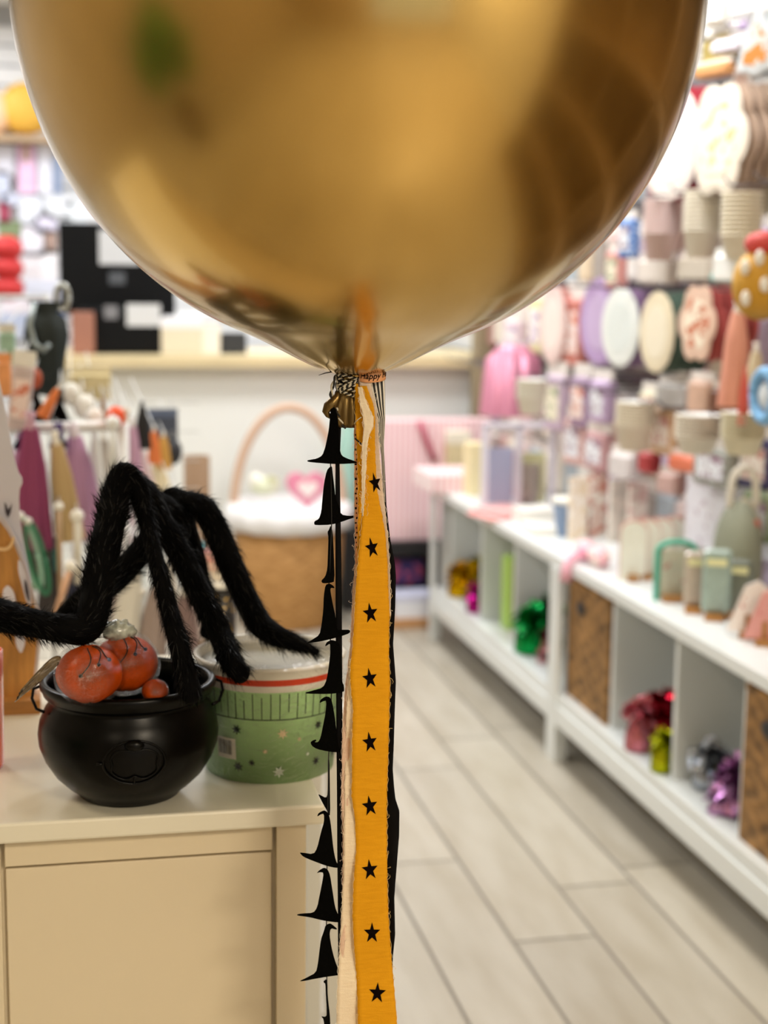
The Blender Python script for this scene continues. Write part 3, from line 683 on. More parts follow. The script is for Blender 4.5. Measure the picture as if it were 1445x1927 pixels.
# ---------------------------------------------------------------- furry toy spider
furm = mat('#020202', .8, spec=.08)
fur_tip = mat('#0d0b08', .6, spec=.25)
sp = thing('toy_spider', 'big furry black toy spider with bent legs over the cauldron and green pail', 'toy', on_d(300, 965, 1.66))
def catmull(P, n=8):
    out = []; m = len(P)
    for i in range(m-1):
        a, b, c, d = P[max(0, i-1)], P[i], P[i+1], P[min(m-1, i+2)]
        for k in range(n):
            t = k/n; out.append(tuple(.5*(2*b[q]+(c[q]-a[q])*t+(2*a[q]-5*b[q]+4*c[q]-d[q])*t*t+(3*b[q]-a[q]-3*c[q]+d[q])*t**3) for q in range(4)))
    out.append(P[-1]); return out
def flow(p): return noise.noise_vector(p*55)*.55
def furry(name, P, seed, dens=1.35, hl=.0145):
    P = catmull(P); rnd = random.Random(seed)
    pts = [on_d(x, y, D) for x, y, r, D in P]; rs = [r*D/F*.92 for x, y, r, D in P]
    mb = MB(); n = 12; mb.tube(pts, rs, n)
    mb.sphere(pts[-1], rs[-1], 12, 8); mb.sphere(pts[0], rs[0], 12, 8)
    bl = []; bf = []; mi = []
    for i in range(len(pts)-1):
        a, b = pts[i], pts[i+1]; t = (b-a); L = t.length
        if L < 1e-6: continue
        t.normalize(); u = t.orthogonal().normalized(); v = t.cross(u)
        cnt = int(2*PI*rs[i]*L*1e4*16*dens)+1
        for k in range(cnt):
            s = rnd.random(); an = rnd.uniform(0, 2*PI); nrm = u*math.cos(an)+v*math.sin(an)
            rad = rs[i]+(rs[i+1]-rs[i])*s; p = a+t*(L*s)+nrm*rad*.93
            ln = hl*rnd.uniform(.5, 1.25)*(1.3 if rnd.random() < .1 else 1)
            d = (nrm*rnd.uniform(.15, .5)+t*rnd.uniform(.6, 1)+Vector((rnd.uniform(-.25, .25), rnd.uniform(-.25, .25), rnd.uniform(-.35, .1)))+flow(p)).normalized()
            side = d.cross(nrm).normalized()*rnd.uniform(.00028, .0006)
            q = p+d*ln*.55; tip_ = q+(d+t*.35+Vector((0, 0, -.25))).normalized()*ln*.5
            o_ = len(bl); bl += [p-side, p+side, q+side*.8, q-side*.8, tip_]; bf += [(o_, o_+1, o_+2, o_+3), (o_+3, o_+2, o_+4)]
            m_ = 1 if rnd.random() < .12 else 0; mi += [m_, m_]
    o0 = len(mb.v); mb.v += [tuple(v) for v in bl]; mb.f += [tuple(i+o0 for i in f) for f in bf]; mb.mi += mi; mb.sm += [True]*len(bf)
    return build(name, mb, [furm, fur_tip], sp)
# (x, y, radius in pixels, distance)
furry('leg', [(-70, 1140, 36, 1.56), (0, 1158, 34, 1.55), (60, 1172, 29, 1.54), (115, 1182, 29, 1.53), (160, 1182, 33, 1.53), (178, 1140, 33, 1.54), (190, 1070, 33, 1.56), (206, 990, 31, 1.58), (220, 925, 29, 1.60), (234, 893, 26, 1.61), (256, 915, 24, 1.61), (272, 965, 18, 1.60), (285, 1020, 16, 1.58), (302, 1085, 17, 1.56), (322, 1160, 19, 1.54), (342, 1235, 21, 1.515), (360, 1305, 22, 1.50)], 1)
furry('leg', [(232, 900, 20, 1.66), (268, 925, 28, 1.66), (305, 985, 26, 1.655), (340, 1045, 25, 1.65), (375, 1115, 25, 1.63), (410, 1185, 24, 1.61), (436, 1245, 23, 1.58), (452, 1268, 20, 1.575)], 2)
furry('leg', [(322, 985, 12, 1.74), (310, 945, 13, 1.74), (322, 928, 12, 1.74), (350, 942, 20, 1.73), (383, 958, 26, 1.72), (412, 1010, 26, 1.72), (436, 1068, 26, 1.71), (462, 1125, 25, 1.71), (490, 1175, 26, 1.70), (525, 1198, 22, 1.69), (562, 1212, 15, 1.69), (596, 1226, 6, 1.685)], 3, 1.2, .014)
furry('leg', [(105, 1165, 10, 1.70), (150, 1135, 24, 1.70), (205, 1100, 26, 1.70), (250, 1055, 26, 1.70), (295, 1000, 24, 1.70)], 4, .8)
furry('leg', [(350, 965, 18, 1.76), (352, 1000, 22, 1.76), (366, 1050, 22, 1.76), (382, 1110, 17, 1.76), (390, 1165, 14, 1.76), (388, 1190, 13, 1.76)], 5, .8)
furry('body', [(285, 935, 22, 1.71), (310, 965, 34, 1.71), (338, 1000, 24, 1.71)], 6, 1.0, .012)

# ---------------------------------------------------------------- wooden ghost and pumpkin sign at the left edge
def flat_panel(name, pts, D, t, m, parent, it=1):
    P = smooth_poly(pts, it); Y0 = on_d(30, 1100, D).y; mb = MB(); n = len(P)
    a = [on_y(x, y, Y0) for x, y in P]; b = [v+Vector((0, t, 0)) for v in a]
    ar = sum(P[i][0]*P[(i+1) % n][1]-P[(i+1) % n][0]*P[i][1] for i in range(n))
    f1 = tuple(range(n)); f2 = tuple(range(n, 2*n))[::-1]; sd = [(i, i+n, (i+1) % n+n, (i+1) % n) for i in range(n)]
    if ar > 0: f1 = f1[::-1]; f2 = f2[::-1]; sd = [f[::-1] for f in sd]
    mb.add(a+b, [f1, f2]+sd); return build(name, mb, m, parent)
sg = thing('wooden_sign', 'wooden ghost and orange pumpkin cutout standing on a small wood base at the left edge', 'decoration', (on_d(20, 1360, 1.9).x, on_d(20, 1360, 1.9).y, CT))
wood = mat('#c98f45', .6, var=.25, bscale=20, stretch=(8, 1, 1)); wood2 = mat('#b07a3c', .6, var=.25, bscale=20, stretch=(1, 8, 8))
ghostm = mat('#e3e1ec', .6)
flat_panel('ghost_panel', [(-90, 560), (-40, 600), (-10, 680), (8, 760), (20, 830), (32, 885), (44, 905), (35, 925), (38, 990), (50, 1050), (62, 1110), (40, 1180), (-90, 1180)], 1.93, .005, ghostm, sg, 1)
flat_panel('painted_mouth', [(8, 945), (12, 950), (15, 959), (20, 953), (23, 946), (20, 965), (15, 975), (10, 965)], 1.924, .001, mat('#3b3540', .6), sg, 0)
flat_panel('white_edge', [(-90, 940), (0, 968), (24, 1000), (44, 1050), (62, 1112), (78, 1160), (76, 1220), (64, 1340), (-90, 1340)], 1.915, .005, mat('#ded8dc', .6), sg, 1)
flat_panel('pumpkin_panel', [(-90, 950), (-4, 978), (18, 1006), (38, 1055), (56, 1115), (71, 1163), (69, 1220), (58, 1335), (-90, 1335)], 1.908, .006, wood, sg, 1)
flat_panel('painted_eye', [(34, 1052), (40, 1058), (50, 1085), (58, 1120), (60, 1142), (50, 1135), (42, 1105), (34, 1075)], 1.904, .001, ghostm, sg, 1)
flat_panel('painted_eye', [(46, 1088), (52, 1100), (57, 1135), (52, 1130), (46, 1110)], 1.902, .001, mat('#4b4450', .6), sg, 1)
flat_panel('painted_spot', [(4, 1112), (14, 1100), (26, 1112), (32, 1140), (28, 1150), (6, 1150)], 1.904, .001, ghostm, sg, 1)
flat_panel('painted_spot', [(28, 1190), (44, 1188), (48, 1210), (40, 1232), (30, 1215)], 1.904, .001, ghostm, sg, 1)
flat_panel('painted_swirl', [(-5, 1030), (12, 1031), (20, 1022), (24, 1008), (28, 1012), (24, 1028), (14, 1037), (-5, 1037)], 1.904, .001, mat('#eac48c', .6), sg, 1)
sgY = on_d(30, 1100, 1.9).y
bz = on_y(35, 1345, sgY)
build('base', MB().box((bz.x-.03, sgY+.01, CT+.009), (.115, .055, .018)), wood2, sg)
build('support_post', MB().box((on_y(28, 1300, sgY).x, sgY+.022, CT+.035), (.012, .012, .055)), wood2, sg)
tm = MB().lathe([(.001, 0), (.024, 0), (.026, .004), (.027, .10), (.0275, .135), (.0245, .135), (.024, .006), (.001, .006)], 32)
o = build('orange_tumbler', tm, mat('#e5501a', .25, coat=.5), None, origin=(0, 0, 0)); o.location = (on_d(-38, 1380, 1.70).x, on_d(-38, 1380, 1.70).y, CT)
tag(o, 'bright orange tumbler cut off by the left edge of the photo, on the cabinet', 'tumbler')
sf = MB()
for k, (x0, y0, x1, y1) in enumerate(((18, 1215, 12, 1330), (72, 1190, 112, 1330), (62, 1200, 96, 1320))):
    pass

# ================================================================ LONG WHITE SHELF UNIT
SX, ST = 1.425, .632
SDEP = .39
shelf = mat('#dfe3e2', .35, coat=.1)
FZ = .216
def cube_unit(y_far, y_near, divs, label):
    t = thing('cube_shelf', label, 'shelf', (SX+SDEP/2, (y_far+y_near)/2, 0))
    L = y_far-y_near; yc = (y_far+y_near)/2; xc = SX+SDEP/2; RX = .04
    bevel(build('top_board', MB().box((xc, yc, ST-.016), (SDEP, L, .032)), shelf, t), .002)
    bevel(build('bottom_board', MB().box((xc+.003, yc, FZ-.018), (SDEP-.006, L, .036)), shelf, t), .002)
    for y, th in [(y_near+.011, .022), (y_far-.011, .022)]+[(d, .02) for d in divs]:
        bevel(build('divider', MB().box((xc+RX/2, y, (ST-.032+FZ)/2), (SDEP-RX-.004, th, ST-.032-FZ)), shelf, t), .002)
    build('back_panel', MB().box((SX+SDEP-.004, yc, .4), (.006, L, .42)), shelf, t)
    bevel(build('front_rail', MB().box((SX+.012, yc, .150), (.024, L, .058)), shelf, t), .002)
    build('rear_rail', MB().box((SX+SDEP-.02, yc, .150), (.024, L-.09, .058)), shelf, t)
    for y in (y_far-.020, y_near+.020):
        leg = MB().box((SX+.0185, y, .09), (.043, .038, .18)).box((SX+.0055, y, .3905), (.017, .038, .419))
        bevel(build('leg', leg, shelf, t), .002)
        bevel(build('leg', MB().box((SX+SDEP-.021, y, .09), (.042, .038, .18)), shelf, t), .002)
    return t
YN0, YN1, YN2 = 5.868, 4.272, 2.50
cube_unit(YN0, YN1, (5.70, 5.25, 4.83), 'far half of the white open cube shelf, holding coloured foil weights, no baskets')
cube_unit(YN1-.002, YN2, (3.875, 3.43, 3.035), 'near half of the white open cube shelf, with woven baskets in two cubes')
def cube_c(i): return (5.77, 5.47, 5.04, 4.60)[i]
wk = pattern_mat('weave', '#38270f', '#b98a50', 38, .85)
def cube_basket(y0, y1, label):
    t = thing('woven_basket', label, 'basket', (SX+.2, (y0+y1)/2, FZ)); yc = (y0+y1)/2; L = y1-y0; h = .345
    mb = MB()
    for (c, d) in (((SX+.044, yc, FZ+.001+h/2), (.022, L, h)), ((SX+.36, yc, FZ+.001+h/2), (.018, L, h)), ((SX+.21, y0+.009, FZ+.001+h/2), (.29, .018, h)), ((SX+.21, y1-.009, FZ+.001+h/2), (.29, .018, h)), ((SX+.21, yc, .226), (.29, L-.01, .012))):
        mb.box(c, d)
    mb.xf(lambda v: Vector((v.x+.003*noise.noise(v*30), v.y, v.z)))
    bb_ = build('basket_body', mb, wk, t)
    rb = MB()
    for a, b in (((SX+.044, y0, .566), (SX+.044, y1, .566)), ((SX+.36, y0, .566), (SX+.36, y1, .566)), ((SX+.044, y0+.008, .566), (SX+.36, y0+.008, .566)), ((SX+.044, y1-.008, .566), (SX+.36, y1-.008, .566))):
        rb.tube([Vector(a).lerp(Vector(b), k/12) for k in range(13)], .014, 8)
    build('rim', rb, wk, t)
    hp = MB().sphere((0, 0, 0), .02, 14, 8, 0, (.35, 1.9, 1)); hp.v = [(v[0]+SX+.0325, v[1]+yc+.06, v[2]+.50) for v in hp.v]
    build('handle_opening_shade', hp, mat('#1d1b1c', .6), bb_)  # solid dark oval stands in for the shade inside the grip hole
cube_basket(3.892, 4.238, 'woven seagrass basket in the cube just right of the middle leg')
cube_basket(2.66, 3.018, 'woven basket in the last cube, cut by the right edge of the photo')

# foil balloon weights ------------------------------------------------------
def foil(color): return mat(color, .22, metal=.9, bump=.5, bscale=60)
def foil_weight(loc, r, h, color, label, seed=0, full=False):
    rnd = random.Random(seed)
    t = thing('foil_balloon_weight', label, 'balloon weight', loc)
    m = foil(color)
    prf = [(r*.55, 0), (r*.72, h*.02), (r*.66, h*.25), (r*.50, h*.42), (r*.22, h*.52), (r*.12, h*.55)]
    build('foil_base', MB().lathe(prf, 40, fn=lambda a, j: 1+.10*math.sin(11*a+j)+.05*math.sin(23*a), cap=True), m, t, world=False)
    mb = MB()
    for k in range(95):
        a = rnd.uniform(0, 2*PI); el = rnd.uniform(-.7, 1.45); ln = r*rnd.uniform(.7, 1.1)
        d = Vector((math.cos(a)*math.cos(el), math.sin(a)*math.cos(el), math.sin(el)))
        b0 = Vector((0, 0, h*.55)); s = d.orthogonal().normalized(); s = s.lerp(d.cross(s), rnd.random()).normalized()*r*rnd.uniform(.14, .3)
        mid = b0+d*ln*.6; tip_ = b0+d*ln+Vector((0, 0, -r*.45*rnd.random())); nn = d.cross(s).normalized()*r*.12
        mb.add([b0, mid+s, mid+nn, mid-s, tip_+s*.7+nn*.5, tip_-s*.7], [(0, 1, 2), (0, 2, 3), (1, 4, 2), (2, 4, 5), (2, 5, 3)], 0)
    build('foil_fringe', mb, m, t, world=False)
    return t
def fw(px_, py_, X, r, h, c, label, seed): # base of the weight at a frame position on the shelf floor
    q = on_x(px_, py_, X); foil_weight((X, q.y, FZ), r, h, c, label, seed)
for (wx, wy, r, h, c, l) in (
 (866, 1122, .065, .17, '#d8a800', 'shiny gold foil weight in the second cube from the far end'),
 (895, 1152, .045, .14, '#b0127a', 'magenta foil weight in the second cube, right of the gold one'),
 (893, 1118, .05, .20, '#a8a41e', 'olive gold foil weight behind the magenta one in the second cube'),
 (1000, 1228, .075, .20, '#0c9a48', 'large emerald green foil weight in the fourth cube beside the middle leg'),
 (1030, 1216, .07, .21, '#0f8f43', 'second green foil weight behind the large emerald one'),
 (1024, 1232, .035, .12, '#c08088', 'dusty pink foil weight at the corner of the fourth cube'),
 (1022, 1248, .025, .05, '#e0b0b4', 'small pale pink foil weight in front of the dusty pink one'),
 (1244, 1408, .065, .20, '#a30f26', 'deep red foil weight in the cube right of the first basket'),
 (1202, 1412, .05, .19, '#d07a86', 'rose pink foil weight left of the deep red one'),
 (1245, 1452, .038, .155, '#b9bd14', 'lime yellow foil weight in front of the deep red one'),
 (1335, 1484, .055, .15, '#a9aeb6', 'silver foil weight at the left in the cube before the last basket'),
 (1385, 1532, .065, .16, '#b884b6', 'lilac foil weight in front of the silver one, before the last basket'),
 (1352, 1530, .035, .07, '#c79ac9', 'small light lilac foil weight beside the larger lilac one')):
    q = on_z(wx, wy, FZ); foil_weight((q.x, q.y, FZ), r, h, c, l, int(wx), True)
# generic goods --------------------------------------------------------------
def goods_box(loc, d, m, label, name='gift_box', cat='box', rotz=0, lid=None, bev=.004):
    t = thing(name, label, cat, loc, rotz)
    o = build('box_body', MB().box((0, 0, d[2]/2), d), m, t, world=False); bevel(o, bev)
    if lid: o = build('lid', MB().box((0, 0, d[2]*.86), (d[0]*1.03, d[1]*1.03, d[2]*.3)), lid, t, world=False); bevel(o, bev)
    return t
for k in range(4):
    goods_box((1.62, cube_c(0), FZ+.062*k), (.24, .10, .058), mat(('#c9b6a4', '#d8cfc8', '#b89a86', '#cfc9d4')[k], .6), 'flat %s box in the farthest cube, %s' % (('tan', 'off-white', 'brown', 'grey lilac')[k], ('at the bottom of its pile', 'second from the bottom', 'third from the bottom', 'on top of its pile')[k]))
goods_box((1.575, cube_c(2)+.06, FZ), (.12, .10, .26), mat('#a8cc62', .5), 'tall lime green packet in the third cube from the far end', 'paper_packet', 'packet')
goods_box((1.60, cube_c(2)-.03, FZ), (.12, .05, .27), mat('#d8a878', .5), 'tan packet beside the lime green one in the third cube', 'paper_packet', 'packet')

def plate_outline(shape, w_, h_, n=48):
    out = []
    for i in range(n):
        a = 2*PI*i/n; k = 1
        if shape == 'scallop': k = 1+.035*abs(math.cos(a*8))
        if shape == 'flower': k = .86+.16*abs(math.cos(a*3))
        if shape == 'bunny': k = .78+.3*max(0, math.cos(3*(a-PI/2)))**2
        out.append((w_/2*k*math.cos(a), h_/2*k*math.sin(a)))
    if shape == 'square': out = [(-w_/2, -h_/2), (w_/2, -h_/2), (w_/2, h_/2), (-w_/2, h_/2)]
    if shape == 'tag': out = [(-w_/2, -h_/2), (w_/2, -h_/2), (w_/2, h_*.3), (w_*.2, h_/2), (-w_*.2, h_/2), (-w_/2, h_*.3)]
    return out
def plate_pack(loc, shape, w_, h_, c, c2, label, n=3, rotz=-PI/2, gap=.016, print_=None, group=None):
    """n plates hanging one behind another on a hook; each plate a thing"""
    out = []
    m1 = mat(c, .45); m2 = print_ or mat(c2, .45)
    P = plate_outline(shape, w_, h_)
    t = thing('paper_plate', label, 'plate', loc, rotz, group)
    mb = MB(); mb.prism(P, .003); mb.prism([(x*.9, z*.9) for x, z in P], .002, 0, -.003)
    build('plate_rim', mb, m1, t, world=False)
    build('plate_centre', MB().prism([(x*.66, z*.66) for x, z in P], .002, 0, -.0045), m2, t, world=False)
    return t
def plates(px_, py_, X, hpx, ratio, shape, c, c2, label, n=0, cb=None, lb=None, print_=None, rotz=-PI/2+.25, dx=.028):
    p = on_x(px_, py_, X); h_ = hpx*depth(p)/F; 
    t = plate_pack(p, shape, h_*ratio, h_, c, c2, label, rotz=rotz, print_=print_)
    if n:
        c_, d_ = cb or (c, c2)
        s = None
        for k in range(n):
            q = p+Vector((dx*(k+1), -.002*(k+1), .002*((k % 3)-1)))
            if s is None: s = plate_pack(q, shape, h_*ratio, h_, c_, d_, lb, rotz=rotz, group=lb)
            else: dup(s, q)
    return t
def cup_column(loc, r, h, n, m, rim, label, up=True, group=None, dz=.011):
    """nested paper cups in one wrapped sleeve: sleeve > cup, cup ..."""
    t = thing('paper_cup_sleeve', label, 'cups', loc)
    s = -1 if up else 1
    base = None
    for k in range(n):
        if base is None:
            mb = MB().lathe([(.001, 0), (r*.72, 0), (r*.98, h), (r*1.06, h), (r*1.06, h+.004), (r*.94, h+.004)], 24, mi=0)
            mb.lathe([(r*1.0, h+.0045), (r*.94, h+.004), (r*.70, .006), (.001, .006)], 24, mi=1)
            c = build('paper_cup', mb, [m, WHITE], t, world=False); base = c
        else: c = base.copy(); col.objects.link(c); c.parent = t
        c.location = (0, 0, k*dz) if up else (0, 0, 0)
        if not up: c.location = (0, 0, k*dz+h); c.rotation_euler = (PI, 0, 0)
    return t
def cups(px_, py_, X, hpx, r, n, c, label, up=True, m=None, dz=.011):
    p = on_x(px_, py_, X); h_ = hpx*depth(p)/F; ch = max(.04, h_-n*dz)
    p.z -= h_/2; return cup_column(p, r, ch, n, m or mat(c, .5), None, label, up, dz=dz)
PRINTS = [pattern_mat('floral', a, b, 42, duty=.54) for a, b in (('#efe6dc', '#c98f86'), ('#f1e9e6', '#a58fb4'), ('#ece4cc', '#8f9a78'), ('#f3e2dd', '#d98a72'), ('#e6e8ee', '#9a7a8c'))]
def packet(p, w_, h_, d_, m, label, rotz=-PI/2+.25, header=None, name='party_packet', group=None, tilt=0):
    t = thing(name, label, 'packet', p, rotz, group)
    if tilt: t.rotation_euler = (0, tilt, rotz)
    o = build('packet_body', MB().box((0, 0, -h_*.1), (w_, d_, h_*.8), bev=min(w_, d_, h_)*.2), m, t, world=False)
    build('card_header', MB().box((0, 0, h_*.4), (w_*1.02, d_*.25, h_*.2)), header or mat('#e6dfd8', .5), t, world=False)
    if group is None and h_ > .12: build('printed_front', MB().box((0, -d_/2-.001, -h_*.1), (w_*.7, .002, h_*.5)), PRINTS[int(abs(p.x*977+p.z*1913+p.y*331)) % 5], t, world=False)
    return t
def packet_x(px_, py_, X, hpx, w_, d_, m, label, **k):
    p = on_x(px_, py_, X); return packet(p, w_, hpx*depth(p)/F, d_, m, label, **k)

# ---------------------------------------------------------------- wall rails with hooks
metal = mat('#77757a', .35, metal=.8)
for nm, z, ys in (('upper', 1.690, 0), ('middle', 1.435, .05), ('lower', 1.115, .02), ('top', 2.06, .03)):
    t = thing('display_rail', '%s grey metal hanging rail along the right wall' % nm, 'rail', (XR-.03, 4.4, z))
    build('rail_bar', MB().box((XR-.02, 4.4, z), (.02, 4.2, .032)), metal, t)
    k = 0; y = 2.5+ys
    while y < 6.4:
        build('hook', MB().tube([(XR-.01, y, z), (XR-.36, y, z-.004), (XR-.375, y, z+.014)], .003, 6), metal, t)
        y += .17; k += 1

# wall goods, traced one by one (frame x, frame y, wall distance X, height in px, width/height)
PNK = '#e9b9b9'
plates(1262, 270, 1.64, 205, .85, 'scallop', '#f3e6de', '#f6f0ee', 'large cream scalloped plate half hidden by the right side of the balloon', 5, ('#a82c3c', '#b23a48'), 'red scalloped paper plate behind the large cream one')
plates(1352, 262, 1.60, 215, .8, 'flower', '#efe4d4', '#f0dfc8', 'flower shaped cream plate with pale print right of the red plates', 4, ('#b9a08c', '#9c8270'), 'taupe flower shaped plate behind the cream flower plate', print_=pattern_mat('floral', '#f2e8d8', '#e3c48e', 30, duty=.55))
plates(1425, 90, 1.52, 130, .9, 'bunny', '#dfe4e8', '#e8b070', 'bunny shaped plate with orange and blue print at the top right corner', 2, ('#c9cdd2', '#c9cdd2'), 'pale blue grey bunny plate behind the printed one', print_=pattern_mat('floral', '#e8e6e2', '#e0903c', 18, duty=.5))
plates(1425, 330, 1.70, 150, .5, 'tag', '#a99e88', '#8d8370', 'olive brown tag shaped plate under the bunny plate')
plates(1167, 616, 1.62, 148, .82, 'round', '#e9ece8', '#dfe5e2', 'white oval plate with a raised ring hanging in the middle row', 2, ('#8d6f94', '#77587c'), 'plum coloured plate right behind the white oval plate', dx=.035)
plates(1128, 605, 1.70, 160, .8, 'scallop', '#b79ac6', '#c4add0', 'lilac scalloped plate left of the white oval plate', 2, ('#cbb2d6', '#cbb2d6'), 'paler lilac plate behind the lilac scalloped one')
plates(1236, 625, 1.61, 148, .72, 'scallop', '#e6d9bd', '#ece2cb', 'cream scalloped plate right of the white oval plate', 4, ('#55695c', '#46584e'), 'dark green plate behind the cream scalloped plate')
plates(1312, 608, 1.60, 150, .75, 'flower', '#e3c3ae', '#ecd9c6', 'peach and cream flower plate in the middle row', 4, ('#b05450', '#9c4644'), 'brick red plate behind the peach flower plate', print_=pattern_mat('floral', '#efe4cf', '#c97a5c', 30, duty=.52))
plates(1040, 610, 1.66, 150, .6, 'round', '#e9cfc9', '#f0e0d8', 'blush plate with soft print left of the lilac plates', 3, ('#c88a80', '#b87268'), 'terracotta pink plate behind the blush one')
packet_x(1012, 600, 1.72, 130, .10, .03, mat('#dfd9a8', .5), 'pale yellow packet at the far end of the middle row')
packet_x(1085, 610, 1.72, 160, .12, .05, mat('#c4786c', .5), 'brick pink napkin packet left of the lilac plates')
packet_x(968, 625, 1.75, 70, .12, .04, mat('#d9c3c8', .5), 'mauve packet next to the edge of the balloon')
cups(1242, 432, 1.64, 118, .048, 9, PNK, 'pink and white striped paper cups under the upper rail', m=pattern_mat('stripes', '#dfa9a6', '#f3e6df', 90, axis='Z'))
cups(1322, 420, 1.62, 130, .05, 10, '#e9dfc9', 'cream ribbed paper cups right of the pink striped cups', m=mat('#f6eedc', .5))
cups(1395, 422, 1.60, 128, .048, 10, '#e2d8bd', 'second sleeve of cream ribbed cups nearest the right edge', m=mat('#f2e8d0', .5))
cups(1285, 425, 1.76, 110, .046, 8, '#e5c9c2', 'pale rose paper cups set back between the striped and cream cups', m=mat('#efd0c8', .5))
packet_x(1184, 440, 1.66, 90, .075, .04, pattern_mat('dots', '#4f7fc4', '#dbe6f2', 60, duty=.3), 'blue packet with white print left of the pink striped cups')
packet_x(1160, 500, 1.72, 90, .08, .04, mat('#d99a90', .5), 'salmon packet under the blue one')
packet_x(1240, 505, 1.7, 60, .16, .05, mat('#e6dcd2', .5), 'cream card packet just above the middle rail')
packet_x(1382, 498, 1.60, 62, .14, .03, mat('#eeeeea', .5), 'white card packet with a teal bottom edge near the middle rail', header=mat('#e9e9e4', .5))
packet_x(1376, 520, 1.61, 22, .14, .03, mat('#4aa6a0', .5), 'narrow teal packet under the white card packet', header=mat('#4aa6a0', .5))
packet_x(1315, 500, 1.72, 60, .15, .05, mat('#cfc4b4', .5), 'beige packet below the cream ribbed cups')
packet_x(1412, 380, 1.75, 40, .2, .03, mat('#b8b4b0', .5), 'grey packet behind the upper rail')
packet_x(1348, 20, 1.66, 55, .07, .05, mat('#f3f1ea', .5), 'white box packet at the top of the frame right of the balloon', header=mat('#f3f1ea', .5))
packet_x(1352, 90, 1.68, 70, .10, .04, mat('#a5914f', .35, metal=.4), 'old gold packet hanging below the white box packet')
packet_x(1398, 60, 1.75, 120, .12, .04, mat('#8f8b88', .5), 'tall grey packet left of the bunny plate')
packet_x(1375, 85, 1.62, 26, .12, .04, mat('#dcd6e0', .5), 'small pale lilac roll packet in front of the grey one', header=mat('#dcd6e0', .5))
packet_x(1345, 130, 1.66, 32, .14, .04, mat('#c98f58', .5), 'tan packet above the red scalloped plates')
plates(1395, 165, 1.66, 90, .7, 'flower', '#ded3cc', '#c9a796', 'dusty flower shaped plate below the bunny plate')
# honeycomb ball at right edge
t = thing('honeycomb_ball', 'mustard honeycomb paper ball with white spots and a red top at the right edge', 'decoration', on_x(1432, 535, 1.46))
build('paper_ball', MB().sphere((0, 0, 0), .075, 32, 16, 0, (.8, .8, 1), fn=lambda v: v*(1+.03*math.cos(16*math.atan2(v.y, v.x)))), mat('#c9962a', .6), t, world=False)
mb = MB()
for q in ((-.052, -.03, .035), (-.05, -.035, -.03), (-.02, -.06, .0), (-.03, -.05, .055)): mb.sphere(q, .017, 12, 8, 0, (.6, .6, 1))
build('white_spot', mb, mat('#f0ece2', .6), t, world=False)
build('red_top', MB().sphere((0, 0, .085), .04, 16, 8, 0, (1, 1, .7)), mat('#c8453e', .6), t, world=False)
def tassel(p, w_, h_, c, label, name='tissue_tassel', cat='tassel', rotz=0, tilt=0, c2=None, group=None):
    t = thing(name, label, cat, p, rotz, group)
    if tilt: t.rotation_euler = (0, tilt, rotz)
    build('fringe', MB().lathe([(w_*.10, h_*.42), (w_*.20, h_*.36), (w_*.36, h_*.1), (w_*.5, -h_*.5)], 40, fn=lambda a, j: 1+.16*math.sin(10*a+j*.4)*min(1, j), sy=.6), mat(c, .6), t, world=False)
    build('binding', MB().lathe([(w_*.12, h_*.36), (w_*.16, h_*.40), (w_*.10, h_*.44), (w_*.15, h_*.5), (.001, h_*.5)], 16, sy=.8), mat(c2 or '#efe9dd', .6), t, world=False)
    return t
def tassel_x(px_, py_, X, hpx, wr_, c, label, **k):
    p = on_x(px_, py_, X); h_ = hpx*depth(p)/F; return tassel(p, h_*wr_, h_, c, label, **k)
tassel_x(1385, 665, 1.58, 200, .3, '#e8a58e', 'salmon paper tassel below the honeycomb ball')
tassel_x(1400, 745, 1.52, 110, .2, '#ea6a5c', 'coral paper tassel under the salmon one', c2='#ea6a5c')
tassel_x(1420, 720, 1.60, 150, .3, '#d8c9a8', 'sand coloured paper tassel right of the coral one')
t = thing('paper_ring', 'sky blue paper ring at the right edge above the basket handle', 'decoration', on_x(1440, 745, 1.50))
build('ring', MB().tube([(0, .052*math.cos(a), .052*math.sin(a)) for a in [2*PI*i/32 for i in range(33)]], .014, 10), mat('#78aedb', .6), t, world=False)
build('ring_core', MB().sphere((0, 0, 0), .03, 16, 8, 0, (.3, 1, 1)), mat('#d6dde2', .6), t, world=False)
